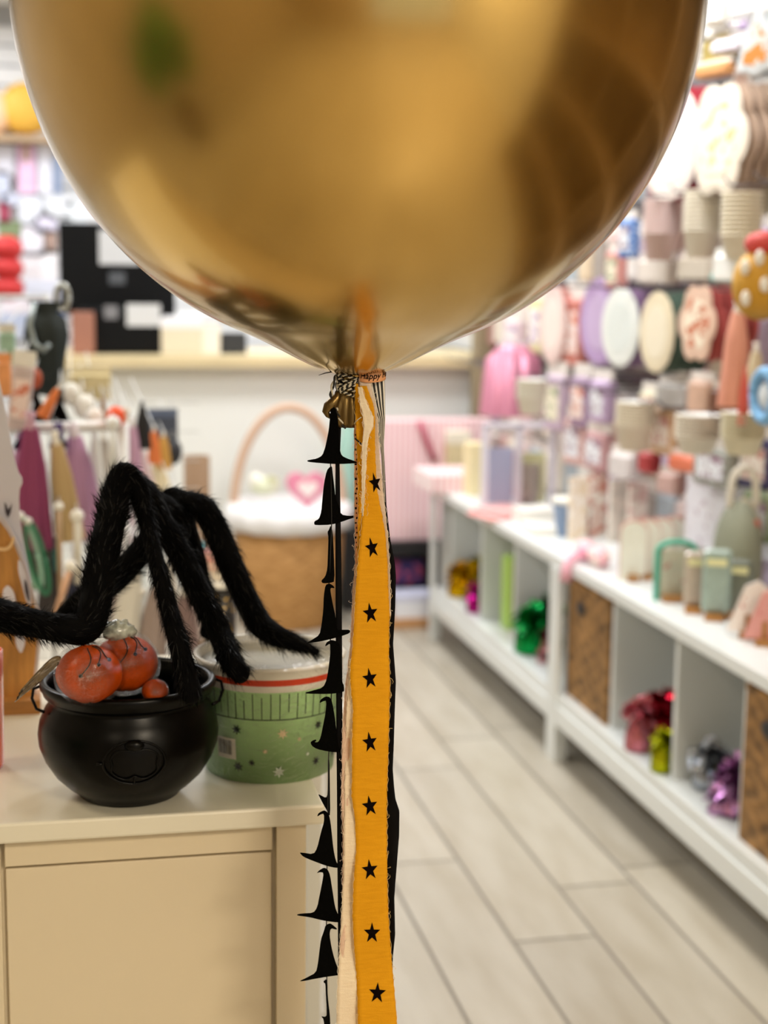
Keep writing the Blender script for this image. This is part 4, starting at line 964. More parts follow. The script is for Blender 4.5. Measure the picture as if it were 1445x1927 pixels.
# lower row on hooks
cups(1195, 800, 1.58, 95, .055, 8, '#c9b393', 'beige paper bowls nested with white inside, left in the lower row', m=mat('#e8dcc4', .5), dz=.009)
cups(1312, 815, 1.56, 75, .055, 7, '#cdbb9f', 'tan nested bowls with a white top right of the beige ones', m=mat('#eadfcb', .5), dz=.009)
cups(1398, 820, 1.54, 70, .050, 7, '#bdaf84', 'olive beige nested bowls near the right edge in the lower row', m=mat('#e0d6b4', .5), dz=.009)
for k, (x, y, h_, w_, c, l) in enumerate([
    (1050, 745, 130, .12, '#c9b3c6', 'mauve packet hanging left in the lower row'),
    (1098, 745, 120, .10, '#a58aa6', 'purple packet beside the mauve one in the lower row'),
    (1135, 745, 100, .10, '#c7aed0', 'pale lilac packet in the lower row left of the beige bowls'),
    (1088, 820, 110, .12, '#d9b2ac', 'dusty rose packet under the purple one'),
    (1128, 840, 90, .12, '#c79a9c', 'rose brown packet below the pale lilac one'),
    (1230, 760, 80, .10, '#e6dfc2', 'pale straw packet right of the beige bowls'),
    (1255, 800, 110, .12, '#d8b48e', 'caramel packet between the nested bowls'),
    (1325, 740, 80, .10, '#d9b39c', 'peach packet with orange print above the tan bowls'),
    (1372, 750, 60, .12, '#7a4a34', 'dark brown packet above the olive beige bowls'),
    (1272, 740, 60, .14, '#b9b4b0', 'grey packet tucked under the lower rail'),
    (1222, 865, 50, .07, '#b13a3c', 'dark red packet below the caramel one'),
    (1300, 870, 40, .16, '#e27a58', 'orange packet lying low under the tan bowls'),
    (1430, 860, 120, .14, '#3f3a66', 'navy packet behind the basket handle'),
    (1436, 960, 120, .12, '#8c9a76', 'sage green packet at the right edge under the navy one'),
    (1350, 870, 90, .16, '#9a9a90', 'grey green packet behind the basket handle, left of the navy one'),
    (1175, 870, 60, .12, '#dcd4d2', 'off-white card packet above the floral sign'),
    (1265, 905, 50, .1, '#caa8a0', 'dull pink packet peeking out behind the floral sign')]):
    packet_x(x, y, 1.68 if x < 1400 else 1.74, h_, w_, .05, mat(c, .55, var=.12, bscale=40), l)
# fill rows deeper on the hooks
rnd = random.Random(21)
pal = ['#d8c4c0', '#c9a8a2', '#e2d8c8', '#bfa9bd', '#d0b7a0', '#e8ddd8', '#a9b3ba', '#c7b6cc', '#dcc6a6', '#b98c86', '#e9e4da', '#9f948a']
nmz = ['rose beige', 'dusty pink', 'ivory', 'mauve', 'sand', 'blush white', 'blue grey', 'lilac', 'straw', 'clay pink', 'chalk white', 'taupe']
for ri, (z, hh, rl) in enumerate(((1.80, .20, 'in the top row'), (1.545, .20, 'in the row under the upper rail'), (1.29, .24, 'in the row under the middle rail'), (.95, .24, 'in the row under the lower rail'), (.74, .18, 'in the lowest row at the wall'))):
    y = 2.75+.03*ri; k = 0
    protos = {}
    while y < 6.5:
        ci = rnd.randrange(len(pal)); key = ci
        lab = '%s packet hanging close to the wall %s' % (nmz[ci], rl)
        if key not in protos: protos[key] = packet(Vector((1.84, y, z)), .135, hh, .06, mat(pal[ci], .55, var=.15, bscale=30), lab, rotz=-PI/2, group='packets %s' % rl)
        else: dup(protos[key], Vector((1.84, y, z+rnd.uniform(-.01, .01))))
        y += .152; k += 1
# pink foil drape + small white frame stand at the far part of the shelf
def fanbag(p, w_, h_, c, label, name='foil_curtain', cat='foil curtain'):
    t = thing(name, label, cat, p)
    build('foil_strips', MB().lathe([(w_*.2, h_*.5), (w_*.42, h_*.3), (w_*.5, -h_*.5)], 36, fn=lambda a, j: 1+.12*math.sin(9*a)), mat(c, .3, metal=.3), t, world=False)
    build('header', MB().box((0, 0, h_*.5), (w_*.5, .03, h_*.08)), mat('#efe6ea', .5), t, world=False)
fanbag(on_x(965, 715, 1.62), .22, .26, '#d98fa8', 'bright pink foil curtain pack at the far end of the wall')
cups(1000, 745, 1.52, 70, .05, 6, '#ece6d6', 'cream paper cups in front of the bright pink foil pack', m=mat('#e9e2cf', .5))
t = thing('photo_frame_stand', 'pale lilac open frame stand on the far part of the shelf top', 'stand', (1.56, on_x(975, 900, 1.56).y, ST))
fy = on_x(975, 900, 1.56).y
mb = MB()
for (dx, dz, sx_, sz_) in ((0, .31, .26, .018), (-.125, .155, .018, .31), (.0, .155, .018, .31), (.125, .155, .018, .31), (0, .009, .26, .018)): mb.box((dx, 0, dz), (sx_, .03, sz_))
build('frame', mb, mat('#dcdae6', .5), t, world=False)
build('navy_card', MB().box((-.06, .02, .13), (.09, .006, .2)), mat('#a4aac6', .5), t, world=False)
build('yellow_card', MB().box((.06, .02, .12), (.09, .006, .18)), mat('#c9c79a', .5), t, world=False)

# ---------------------------------------------------------------- goods on the shelf top
def top_at(px_, py_): return on_z(px_, py_, ST)
def tbox(px_, py_, d, c, label, name='gift_box', cat='box', rotz=0, m=None, lid=None):
    p = top_at(px_, py_); return goods_box(p, d, m or mat(c, .5), label, name, cat, rotz, lid)
tbox(850, 918, (.24, .30, .07), '#ecc9cc', 'flat pink striped tray at the far end of the shelf top', m=pattern_mat('stripes', '#e4b4ba', '#f3dfe0', 40, axis='X'))
tbox(895, 930, (.08, .10, .20), '#ecdcae', 'pale yellow popcorn carton on the far part of the shelf', name='paper_carton', cat='carton')
tbox(942, 930, (.09, .09, .17), '#dfb9b6', 'pink and white treat carton beside the pale yellow one', name='paper_carton', cat='carton', m=pattern_mat('stripes', '#d9a5a4', '#f2e4e0', 45, axis='X'))
tbox(858, 890, (.10, .10, .18), '#d6c79c', 'beige lidded jar box behind the pink tray', lid=mat('#e9e3cf', .5))
for k in range(3):
    p = top_at(945, 972); goods_box(p+Vector((.02*k-.01, .02*k, .009*k)), (.17, .17, .008), mat(('#f0b0ac', '#eea6a4', '#f3bcb8')[k], .7), 'salmon pink napkin packet on the shelf edge, %s of three' % ('lowest', 'middle', 'uppermost')[k], 'napkin_packet', 'napkins', .3+.2*k)
cup_column(top_at(990, 960), .046, .07, 10, pattern_mat('stripes', '#b0a79e', '#e6ded4', 90, axis='Z'), None, 'tall sleeve of grey and white striped cups on the shelf', dz=.011)
tbox(1010, 985, (.14, .13, .055), '#eceae2', 'low white card box behind the blue cup')
tbox(1025, 1003, (.13, .13, .03), '#f0eee6', 'second thinner white card box nearer the shelf edge')
cup_column(top_at(1064, 1008), .043, .09, 3, mat('#91a6c6', .5), None, 'dusty blue paper cups on the shelf edge beside the white boxes', dz=.006)
o = build('cup_lid', MB().lathe([(.001, 0), (.048, 0), (.05, .01), (.045, .018), (.001, .018)], 24), mat('#eceadf', .5), None, origin=(0, 0, 0)); q = top_at(1064, 1008); o.location = (q.x, q.y, ST+.108)
tag(o, 'cream lid resting on the dusty blue cups', 'lid')
tbox(1098, 1000, (.1, .12, .06), '#e6dcd6', 'small off-white box right of the dusty blue cups')
for k, (x, y, c, l) in enumerate(((1040, 960, '#e6d3b8', 'cream and gold standing card behind the blue cups'), (1078, 955, '#c98a78', 'brick red standing card behind the blue cups'), (1115, 965, '#d8d2c6', 'pale green grey card with small print standing on the shelf'), (1150, 975, '#d9b9b0', 'dull pink standing card left of the floral sign'))):
    p = top_at(x, y+55); p.x += .08; goods_box(p, (.06, .02, .20), pattern_mat('floral', c, '#f0e6da', 45, duty=.5), l, 'greeting_card', 'card', .15, bev=.001)
# bow-tied pink cloth hanging over the edge
bwm = pattern_mat('floral', '#f0b9c2', '#f7e3d8', 40, duty=.55)
t = thing('fabric_bow', 'pink printed cloth bow lying over the front edge of the shelf top', 'bow', top_at(1095, 1060))
for s in (-1, 1):
    build('bow_loop', MB().sphere((.03, s*.055, .03), .05, 16, 10, 0, (.6, 1.1, .6), fn=lambda v: v*(1+.15*noise.noise(v*40))), bwm, t, world=False)
build('bow_knot', MB().sphere((.0, 0, .028), .02, 12, 8), mat('#e89cb4', .6), t, world=False)
mb = MB(); p0 = Vector((-.02, 0, .02)); mb.tube([(.0, 0, .02), (-.035, -.01, .02), (-.05, -.012, -.01), (-.052, -.015, -.05)], [.012, .016, .018, .02], 8)
build('bow_tail', mb, mat('#f0b6c8', .6), t, world=False)
# rounded cards in a row (five), in wood stands
cardm = mat('#d69c90', .55); cardw = mat('#e9e8da', .5)
rows = thing('rounded_card', 'white faced rounded card nearest the camera in the card row on wood feet', 'card', (0, 0, 0), -.25)
P = [(-.036, .0), (.036, 0), (.036, .135)]+[(.036*math.cos(a), .135+.03*math.sin(a)) for a in [PI*i/10 for i in range(1, 10)]]+[(-.036, .135)]
build('card_face', MB().prism(P, .004), cardw, rows, world=False); build('card_back', MB().prism([(x*1.06, z*1.03) for x, z in P], .006, 0, .006), cardm, rows, world=False)
build('wood_foot', MB().box((0, 0, .008), (.03, .06, .016)), wood2, rows, world=False)
q0 = top_at(1190, 1092); rows.location = q0
lbs = ['second rounded pink card behind the white faced one', 'third rounded pink card in the row', 'fourth rounded pink card in the row', 'last rounded pink card in the row, next to the green arch']
for k in range(4):
    d = dup(rows, q0+Vector((.045*(k+1), .016*(k+1), .004*(k+1)-.004*(k+1))), -.25, lbs[k])
    d.children[0].data = d.children[0].data.copy(); d.children[0].data.materials[0] = cardm
# slanted floral sign
q = top_at(1305, 1085)
t = thing('floral_sign', 'large white floral card sign with a pink top edge behind the row of cards', 'sign', (1.735, 3.72, ST), -PI/2+.42)
build('sign_card', MB().box((0, 0, .21), (.34, .006, .22)), pattern_mat('floral', '#e9e7f0', '#cfc3cf', 38, duty=.6), t, world=False)
build('pink_top_edge', MB().box((0, -.002, .326), (.34, .008, .014)), mat('#e39a9c', .6), t, world=False)
build('stand_leg', MB().box((0, .02, .05), (.02, .02, .1)), wood2, t, world=False)
# green arch, teal packets, wood stands
teal = mat('#3fae93', .5)
def arch(p, w_, h_, r, m, label, rotz=0, name='arch_card'):
    t = thing(name, label, 'card', p, rotz)
    pts = [(-w_/2, 0, .0), (-w_/2, 0, h_-w_*.25)]+[(-w_/2*math.cos(a), 0, h_-w_*.25+w_*.25*math.sin(a)) for a in [PI*i/8 for i in range(1, 8)]]+[(w_/2, 0, h_-w_*.25), (w_/2, 0, 0)]
    build('arch_frame', MB().tube(pts, r, 8), m, t, world=False)
    build('card_inside', MB().box((0, .006, h_*.45), (w_*.82, .003, h_*.8)), pattern_mat('floral', '#c7c9b8', '#b56a62', 50, duty=.62), t, world=False)
    build('wood_foot', MB().box((0, 0, .007), (w_*.7, .07, .014)), wood2, t, world=False)
arch(top_at(1270, 1130), .10, .155, .008, teal, 'bright green arched card frame at the middle of the near shelf', -.2)
for k, (x, y, w_, h_, c, rz, l) in enumerate(((1305, 1150, .055, .14, '#bfb2a2', -.4, 'beige floral packet on a wood foot right of the green arch'), (1345, 1164, .07, .16, '#a0b4aa', -.5, 'mint cellophane packet leaning beside the beige floral one'), (1385, 1160, .07, .13, '#6f7668', -.5, 'grey green packet on a wood foot behind the mint one'))):
    t = thing('treat_packet', l, 'packet', top_at(x, y), rz)
    build('packet_body', MB().box((0, 0, .014+h_/2), (w_, .02, h_), bev=.008), mat(c, .35, coat=.4, bump=.5, bscale=60, var=.15), t, world=False)
    build('packet_tie', MB().box((0, -.004, .014+h_*.8), (w_*.7, .02, .016)), mat('#e8e6b0', .5), t, world=False)
    build('wood_foot', MB().box((0, 0, .007), (.045, .08, .014)), wood2, t, world=False)
# basket with cream hoop handle behind
_g = on_x(1385, 1100, 1.66); gq = Vector((1.66, _g.y, ST)); hc = on_y(1399, 925, gq.y); hz2 = hc.z-ST
t = thing('gift_basket', 'grey green oval gift basket with a tall cream hoop handle on the near shelf', 'basket', gq)
GB = max(.09, (hz2-.02)/2)
build('basket_body', MB().sphere((0, 0, GB), GB, 24, 12, 0, (.42, .6, 1.0)), mat('#8f927e', .7, bump=.4, bscale=60), t, world=False)
build('hoop_handle', MB().tube([(hc.x-gq.x+.036*math.cos(a), 0, hz2+.062*math.sin(a)-.02*(abs(math.cos(a)) > .9)) for a in [PI*i/16-.5 for i in range(22)]], .010, 10), mat('#eae4d6', .6), t, world=False)
build('front_rim', MB().tube([(GB*.43*math.cos(a), -.01, GB+GB*math.sin(a)) for a in [PI*i/16-PI/2 for i in range(17)]], .006, 8), mat('#d9cfb8', .6), t, world=False)
build('red_tag', MB().sphere((.02, -.05, GB*1.6), .012, 10, 6), mat('#c4503c', .6), t, world=False)
# white and red tent napkins at the right edge
for k, (x, y, c, rz, l) in enumerate(((1422, 1200, '#efe9e4', -.5, 'white tent folded napkin leaning in a wood holder at the right edge'), (1440, 1215, '#d99a94', -.6, 'rose printed tent napkin just behind the white one at the right edge'))):
    t = thing('folded_napkin', l, 'napkin', top_at(x, y)+Vector((.02*k, 0, 0)), rz)
    build('cloth_fold', MB().prism([(-.07, .012), (.07, .012), (.05, .10), (.0, .135), (-.03, .12)], .014), pattern_mat('floral', c, '#c77a78', 45, duty=.66), t, world=False)
    build('wood_holder', MB().box((0, 0, .007), (.075, .06, .014)).box((-.02, .0, .03), (.012, .02, .05)), wood2, t, world=False)
tbox(1442, 1090, (.10, .12, .14), '#2f8f80', 'dark teal box at the right edge behind the napkins')

# ================================================================ SALES COUNTER AT THE BACK
cn = thing('sales_counter', 'long white sales counter with a pale wood worktop at the back of the shop', 'counter', (.7, 6.95, 0))
build('counter_body', MB().box((.85, 7.0, .53), (1.94, .66, 1.06)), mat('#e3e5e0', .5), cn)
o = build('worktop', MB().box((.87, 6.96, 1.085), (2.04, .78, .05)), mat('#d9c79c', .4, var=.1, bscale=6), cn); bevel(o, .004)
build('kick_board', MB().box((.85, 6.66, .04), (1.9, .03, .08)), mat('#b9b7b0', .6), cn)
WT = 1.11
def on_top(px_, Y): p = on_y(px_, 650, Y); return Vector((p.x, Y, WT))
blk = mat('#08090b', .5, spec=.15)
def wscr(px0, px1, py0, py1, Y): a = on_y(px0, py0, Y); b = on_y(px1, py1, Y); return (a.x+b.x)/2, abs(b.x-a.x), (a.z+b.z)/2, abs(a.z-b.z)
x, w_, z, h_ = wscr(110, 330, 418, 594, 7.0)
mon = thing('till_monitor', 'black till screen with white notes stuck to it on the sales counter', 'monitor', (x, 7.0, WT))
scr = build('screen', MB().box((x, 7.0, z), (w_, .035, h_), bev=.006), blk, mon)
build('stand', MB().box((x+.02, 7.02, (WT+z)/2), (.05, .05, z-WT)), blk, mon)
build('foot', MB().box((x+.02, 7.0, WT+.012), (.26, .18, .024), bev=.006), blk, mon)
x2, w2, z2, h2 = wscr(186, 262, 432, 498, 6.96)
build('white_note', MB().box((x2, 6.975, z2), (w2, .003, h2)), mat('#d4d6d8', .6), scr)
x2, w2, z2, h2 = wscr(205, 236, 512, 535, 6.96)
build('grey_note', MB().box((x2, 6.975, z2), (w2, .003, h2)), mat('#53575c', .6), scr)
x, w_, z, h_ = wscr(150, 305, 560, 645, 6.85)
pr2 = thing('receipt_printer', 'black till drawer and printer in front of the till screen', 'printer', (x, 6.85, WT))
prb = build('printer_body', MB().box((x, 6.85, WT+h_/2), (w_, .22, h_), bev=.01), blk, pr2)
x2, w2, z2, h2 = wscr(238, 302, 572, 614, 6.73)
build('white_label', MB().box((x2, 6.735, z2), (w2, .003, h2)), mat('#ced0d2', .6), prb)
x2, w2, z2, h2 = wscr(196, 222, 575, 600, 6.73)
build('silver_label', MB().box((x2, 6.735, z2), (w2, .003, h2)), mat('#7a7a7e', .6), prb)
x, w_, z, h_ = wscr(133, 178, 560, 640, 6.72)
goods_box((x, 6.72, WT), (w_, .06, h_), mat('#9c6a58', .5), 'small brown leaflet holder at the left of the till', 'leaflet_holder', 'holder')
x, w_, z, h_ = wscr(305, 372, 588, 655, 6.8)
goods_box((x, 6.8, WT), (w_+.02, .15, h_), mat('#ddd3bb', .5), 'cream wooden box with a white notice on the sales counter', lid=mat('#e9e9ee', .5))
x, w_, z, h_ = wscr(372, 412, 600, 655, 6.8)
goods_box((x, 6.8, WT), (w_, .12, h_), mat('#efe9dc', .5), 'white notice holder right of the cream box on the counter', 'notice_holder', 'holder')
x, w_, z, h_ = wscr(415, 462, 615, 655, 6.8)
goods_box((x, 6.8, WT), (w_, .1, h_), mat('#2a2c30', .5), 'small dark card terminal under the balloon on the counter', 'card_terminal', 'card terminal')
# olive brown upright box at right end of the counter
bevel(build('brown_upright', MB().box((on_y(912, 700, 6.5).x, 6.5, .75), (.10, .10, 1.5)), mat('#8f8064', .6)), .003)
tag(bpy.data.objects['brown_upright'], 'upright olive brown box between the sales counter and the wall goods', 'post')
# wicker hoop basket in front of the counter
wick = pattern_mat('weave', '#9a6b34', '#cf9f62', 55, .7)
bk0 = on_z(545, 1165, 0); BKY = 6.25; bx = on_y(543, 1000, BKY).x
bt = thing('wicker_basket', 'round wicker basket with a tall hoop handle and white liner before the counter', 'basket', (bx, BKY, 0))
zr_ = on_y(543, 965, BKY).z
build('basket_body', MB().lathe([(.001, .0), (.19, 0), (.20, .02), (.225, zr_*.5), (.235, zr_), (.215, zr_), (.2, .03), (.001, .03)], 48), wick, bt, world=False)
hz = on_y(543, 758, BKY).z
build('hoop_handle', MB().tube([(.232*math.cos(a), 0, zr_+(hz-zr_-.02)*math.sin(a)) for a in [PI*i/30 for i in range(31)]], .019, 10), mat('#c9a78e', .7, bump=.5, bscale=40), bt, world=False)
build('fabric_liner', MB().lathe([(.238, zr_-.06), (.262, zr_-.05), (.268, zr_+.0), (.252, zr_+.045), (.225, zr_+.05), (.20, zr_+.02), (.001, zr_-.01)], 60, fn=lambda a, j: 1+.03*math.sin(13*a+j)), mat('#ecebec', .8), bt, world=False)
def heart(s):
    return [(s*.062*16*math.sin(t)**3*1.0, s*.062*(13*math.cos(t)-5*math.cos(2*t)-2*math.cos(3*t)-math.cos(4*t))) for t in [2*PI*i/40 for i in range(40)]]
hp = on_y(577, 918, BKY-.1)
t = thing('heart_cushion', 'pink heart cushion with a white centre in the wicker basket', 'cushion', hp)
build('heart_body', MB().prism([(x*.085, z*.085) for x, z in heart(1)], .05), mat('#df8aa4', .8), t, world=False)
build('heart_centre', MB().prism([(x*.042, z*.042+.0) for x, z in heart(1)], .01, 0, -.03), mat('#f3e6e4', .8), t, world=False)
t = thing('soft_toy', 'small cream and green soft toy in the wicker basket left of the heart', 'toy', on_y(498, 915, BKY-.06))
build('toy_body', MB().sphere((0, 0, 0), .055, 16, 10, 0, (1.1, .8, .7)), mat('#d8dcc0', .9), t, world=False)
build('toy_head', MB().sphere((-.035, 0, .025), .032, 14, 8), mat('#efece0', .9), t, world=False)
build('toy_ear', MB().sphere((.04, 0, .02), .018, 10, 6).sphere((.02, -.03, .035), .014, 10, 6), mat('#b9b98a', .9), t, world=False)
# grey drape / packing left of basket, pink striped bag right
a_ = on_y(724, 1015, 6.25); b_ = on_y(925, 790, 6.25)
BZ = a_.z
low = thing('low_bench', 'low black bench under the pink striped bag beside the shelf end', 'bench', ((a_.x+.25), 6.35, 0))
build('bench_top', MB().box((a_.x+.20, 6.38, BZ-.03), (.50, .42, .06)), mat('#0d0c10', .5), low)
for sx_ in (-.03, .43):
    for yy in (6.2, 6.56): build('leg', MB().box((a_.x+sx_, yy, (BZ-.06)/2), (.035, .035, BZ-.06)), mat('#0d0c10', .5), low)
build('back_board', MB().box((a_.x+.20, 6.57, BZ/2), (.48, .02, BZ-.07)), mat('#141016', .6), low)
pbag = thing('paper_bag', 'big pink and white candy striped gift bag on the low black bench', 'bag', ((a_.x+b_.x)/2-.05, 6.3, BZ))
bw_ = b_.x-a_.x+.08; bh = b_.z-a_.z
build('bag_body', MB().prism([(-bw_/2, 0), (bw_/2, 0), (bw_/2+.005, bh), (-bw_/2-.005, bh)], .14), pattern_mat('stripes', '#e3b0b8', '#f3dfe0', 42, axis='X'), pbag, world=False)
hx = on_y(800, 830, 6.2).x-pbag.location.x
build('bag_handle', MB().tube([(hx-.02, -.075, bh), (hx, -.09, bh-.06), (hx+.03, -.085, bh-.13), (hx+.05, -.08, bh-.17)], .013, 8), mat('#b5566a', .7), pbag, world=False)
p = on_z(772, 1128, 0)
goods_box((on_y(775, 1120, 6.1).x, 6.12, .04), (.17, .14, .10), mat('#e3e6ee', .5), 'white carton with violet print on the floor under the black bench', lid=mat('#cfd3ea', .5))
goods_box((on_y(768, 1080, 6.2).x, 6.3, .145), (.15, .12, .11), pattern_mat('floral', '#3a2a6a', '#b0486a', 30, duty=.55), 'violet and pink patterned box on top of the white carton')
bevel(build('wooden_plinth', MB().box((on_y(765, 1158, 6.1).x, 6.13, .02), (.26, .2, .04)), mat('#b98a5c', .6)), .003)
tag(bpy.data.objects['wooden_plinth'], 'small brown wooden plinth on the floor under the white carton', 'plinth')
goods_box((on_y(668, 1090, 6.45).x, 6.48, 0), (.12, .16, .36), mat('#17161a', .5), 'black crate on the floor right of the wicker basket', 'storage_crate', 'crate')
t = tassel(Vector((on_y(657, 860, 6.58).x, 6.59, on_y(657, 860, 6.58).z)), .12, .46, '#a9d2c4', 'mint green paper tassel hanging on the counter front behind the ribbons')

# ================================================================ BACK WALL SHELVES WITH CARDS
def bw_pt(px_, py_): return on_y(px_, py_, YB-.12)
wsh = thing('wall_shelf', 'long brown wall shelf high on the back wall at the left', 'shelf', bw_pt(0, 262))
q = bw_pt(10, 262); build('board', MB().box((q.x-.4, YB-.11, q.z), (1.5, .2, .03)), mat('#b49a7c', .6), wsh)
build('bracket', MB().box((q.x-.5, YB-.06, q.z-.06), (.03, .1, .09)).box((q.x+.1, YB-.06, q.z-.06), (.03, .1, .09)), mat('#b49a7c', .6), wsh)
q = bw_pt(48, 205)
t = thing('paper_lantern', 'warm yellow paper lantern on the wall shelf beside the balloon', 'lantern', q)
build('lantern_body', MB().sphere((0, 0, 0), .13, 28, 14, 0, (1, .55, 1), fn=lambda v: v*(1+.02*math.cos(20*v.z*6))), mat('#e8b64a', .6), t, world=False)
build('lantern_cap', MB().lathe([(.001, .125), (.04, .125), (.04, .14), (.001, .14)], 16), mat('#e9e4d6', .6), t, world=False)
t = thing('paper_lantern', 'peach paper lantern at the far left on the wall shelf', 'lantern', bw_pt(-22, 212))
build('lantern_body', MB().sphere((0, 0, 0), .12, 28, 14, 0, (1, .55, 1)), mat('#f0c9a4', .6), t, world=False)
build('lantern_cap', MB().lathe([(.001, .115), (.04, .115), (.04, .13), (.001, .13)], 16), mat('#e9e4d6', .6), t, world=False)
cards = [
 (10, 300, 30, 50, '#dfe0ee', 'pale lavender card left in the top card row'), (52, 318, 34, 80, '#edc6e8', 'soft pink card in the top card row'), (82, 315, 26, 86, '#e6e8f6', 'tall white card right of the soft pink one'), (108, 330, 16, 60, '#8f9fbf', 'slate blue card beside the balloon edge'), (5, 350, 22, 50, '#c7cfe6', 'pale blue card at the left edge, second row'),
 (60, 395, 44, 44, '#e4e9f6', 'square white card in the second card row'), (108, 392, 50, 40, '#e9eef8', 'wide white card above the till screen'), (140, 400, 46, 36, '#e2e9f2', 'white card directly above the till screen'), (85, 418, 40, 36, '#dcd9f0', 'lilac white card left of the till screen'), (8, 400, 20, 36, '#a0405a', 'small wine red card at the left edge'), (18, 430, 40, 26, '#7f8f6a', 'small green card at the left edge'),
 (62, 455, 40, 48, '#e8e6f2', 'white card left of the till screen in the third row'), (94, 455, 24, 40, '#a88f86', 'taupe card next to the till screen'), (58, 500, 34, 44, '#e2dde4', 'pale card right of the red lantern'), (92, 498, 28, 50, '#f1eef4', 'bright white card touching the till screen'), (80, 545, 60, 34, '#d6daea', 'lavender card below the bright white one'), (30, 575, 50, 26, '#eee8f2', 'white oval card low at the left'), (82, 580, 40, 22, '#eab8ca', 'pink card above the black bag'), (112, 585, 22, 22, '#5a72a6', 'blue card above the black bag'),
 (30, 612, 50, 40, '#b9c3dc', 'pale blue card low at the left'), (20, 375, 30, 20, '#cdd3ea', 'small lavender card in the second row')]
for (x, y, w_, h_, c, l) in cards:
    q = bw_pt(x, y); s = depth(q)/F; w_ *= s*1.08; h_ *= s*1.12
    t = thing('greeting_card', l, 'card', (q.x, YB-.10, q.z-h_/2))
    build('card_front', MB().box((0, -.004, h_/2), (w_, .004, h_)), mat(c, .55), t, world=False)
    build('card_print', MB().box((0, -.008, h_/2), (w_*.6, .003, h_*.5)), pattern_mat('floral', c, '#b9a9c4', 14, duty=.6), t, world=False)
    build('card_hook', MB().tube([(0, .10, h_*.9), (0, .0, h_*.9)], .004, 6), metal, t, world=False)
q = on_y(14, 505, 7.6)
t = thing('honeycomb_ball', 'bright red honeycomb ball left of the till screen', 'decoration', q)
for k in (-1, 0, 1): build('paper_segment', MB().sphere((0, 0, k*.095), .075, 20, 12, 0, (1, 1, .8), fn=lambda v: v*(1+.03*math.cos(12*math.atan2(v.y, v.x)))), mat('#c42a2c', .6), t, world=False)

# ================================================================ HANGING RACK AT THE LEFT
RK = 3.15
q = on_d(140, 805, 3.1)
rack = thing('hanging_rack', 'white metal floor rack holding hanging tassels and packets behind the spider', 'rack', (q.x, q.y, 0))
ra, rb_ = on_d(-60, 803, 3.1), on_d(232, 803, 3.1)
rb_.y = ra.y = q.y
build('top_bar', MB().tube([ra, rb_], .011, 10), mat('#eeeeec', .4), rack)
for xx in (ra.x, rb_.x): build('post', MB().tube([(xx, q.y, .02), (xx, q.y, ra.z+.01)], .012, 10), mat('#e4e4e2', .4), rack)
build('base_plate', MB().box(((ra.x+rb_.x)/2, q.y, .012), (rb_.x-ra.x+.06, .35, .024)), mat('#e4e4e2', .4), rack)
GY = 4.16
gm = MB()
for k in range(9): gm.tube([(-.36+.07*k, GY, .05), (-.36+.07*k, GY, 1.12)], .0016, 5)
for k in range(14): gm.tube([(-.37, GY, .08+.079*k), (.35, GY, .08+.079*k)], .0016, 5)
gm.tube([(-.37, GY, .0), (-.37, GY, 1.4)], .008, 6); gm.tube([(-.05, GY, .0), (-.05, GY, 1.4)], .008, 6); gm.tube([(.275, GY, .0), (.275, GY, 1.12)], .002, 6); gm.tube([(-.37, GY, 1.39), (-.05, GY, 1.39)], .006, 6)
gr_ = build('grid_panel', gm, mat('#bdbdba', .5), rack); gr_['label'] = 'white wire grid with long hooks'
def L(px_, py_, D, hpx, wpx, c, label, kind='tassel', tilt=0, rotz=0, m=None, c2=None, name=None, cat=None):
    p = on_d(px_, py_, D); h_, w_ = hpx*D/F, wpx*D/F
    zt = p.z+h_*.5+.002
    build('hook_arm', MB().tube([(p.x+tilt*h_*.5, p.y-.01, zt+.004), (p.x+tilt*h_*.5, p.y, zt-.004), (p.x+tilt*h_*.5, GY, zt+.01)], .0016, 5), mat('#dcdcd8', .4, metal=.3), rack)
    if kind == 'tassel': return tassel(p, w_*1.1, h_, c, label, tilt=tilt, rotz=rotz, c2=c2)
    if kind == 'packet': return packet(p, w_, h_, .02, m or mat(c, .5, var=.15, bscale=40), label, rotz=rotz, tilt=tilt, header=mat(c2, .5) if c2 else None)
    if kind == 'ball':
        t = thing(name or 'pompom', label, cat or 'decoration', p)
        build('ball', MB().sphere((0, 0, 0), 1, 18, 12, 0, (w_/2, w_/2, h_/2)), m or mat(c, .6), t, world=False)
        build('hanging_loop', MB().tube([(0, 0, h_/2), (0, 0, h_/2+.02)], .0012, 6), mat('#d8d4cc', .6), t, world=False); return t
    if kind == 'fan':
        t = thing(name or 'paper_fan', label, cat or 'fan', p)
        n = 26; vs = [(0, 0, h_/2)]; fs = []
        for i in range(n+1):
            a = -PI/2+(i/n-.5)*1.0; vs.append((math.cos(a)*h_*w_/h_*1.0, (.006 if i % 2 else -.006), h_/2+math.sin(a)*h_))
        fs = [(0, i+1, i+2) for i in range(n)]
        o = build('pleated_sheet', MB().add(vs, fs), m or mat(c, .6), t, world=False); o.modifiers.new('t', 'SOLIDIFY').thickness = .001
        build('grip', MB().box((0, 0, h_/2), (.02, .02, .03)), mat(c2 or '#efe9dd', .6), t, world=False)
        if tilt: t.rotation_euler = (0, tilt, rotz)
        return t
    if kind == 'stick':
        t = thing(name or 'honey_stick', label, cat or 'stick', p)
        build('stick_rod', MB().tube([(0, 0, -h_/2), (0, 0, h_/2-w_*.4)], w_*.28, 10), mat(c2 or '#cbb497', .6), t, world=False)
        build('stick_bulb', MB().sphere((0, 0, h_/2-w_*.4), w_*.5, 14, 10), mat(c, .5), t, world=False)
        if tilt: t.rotation_euler = (0, tilt, 0)
        return t
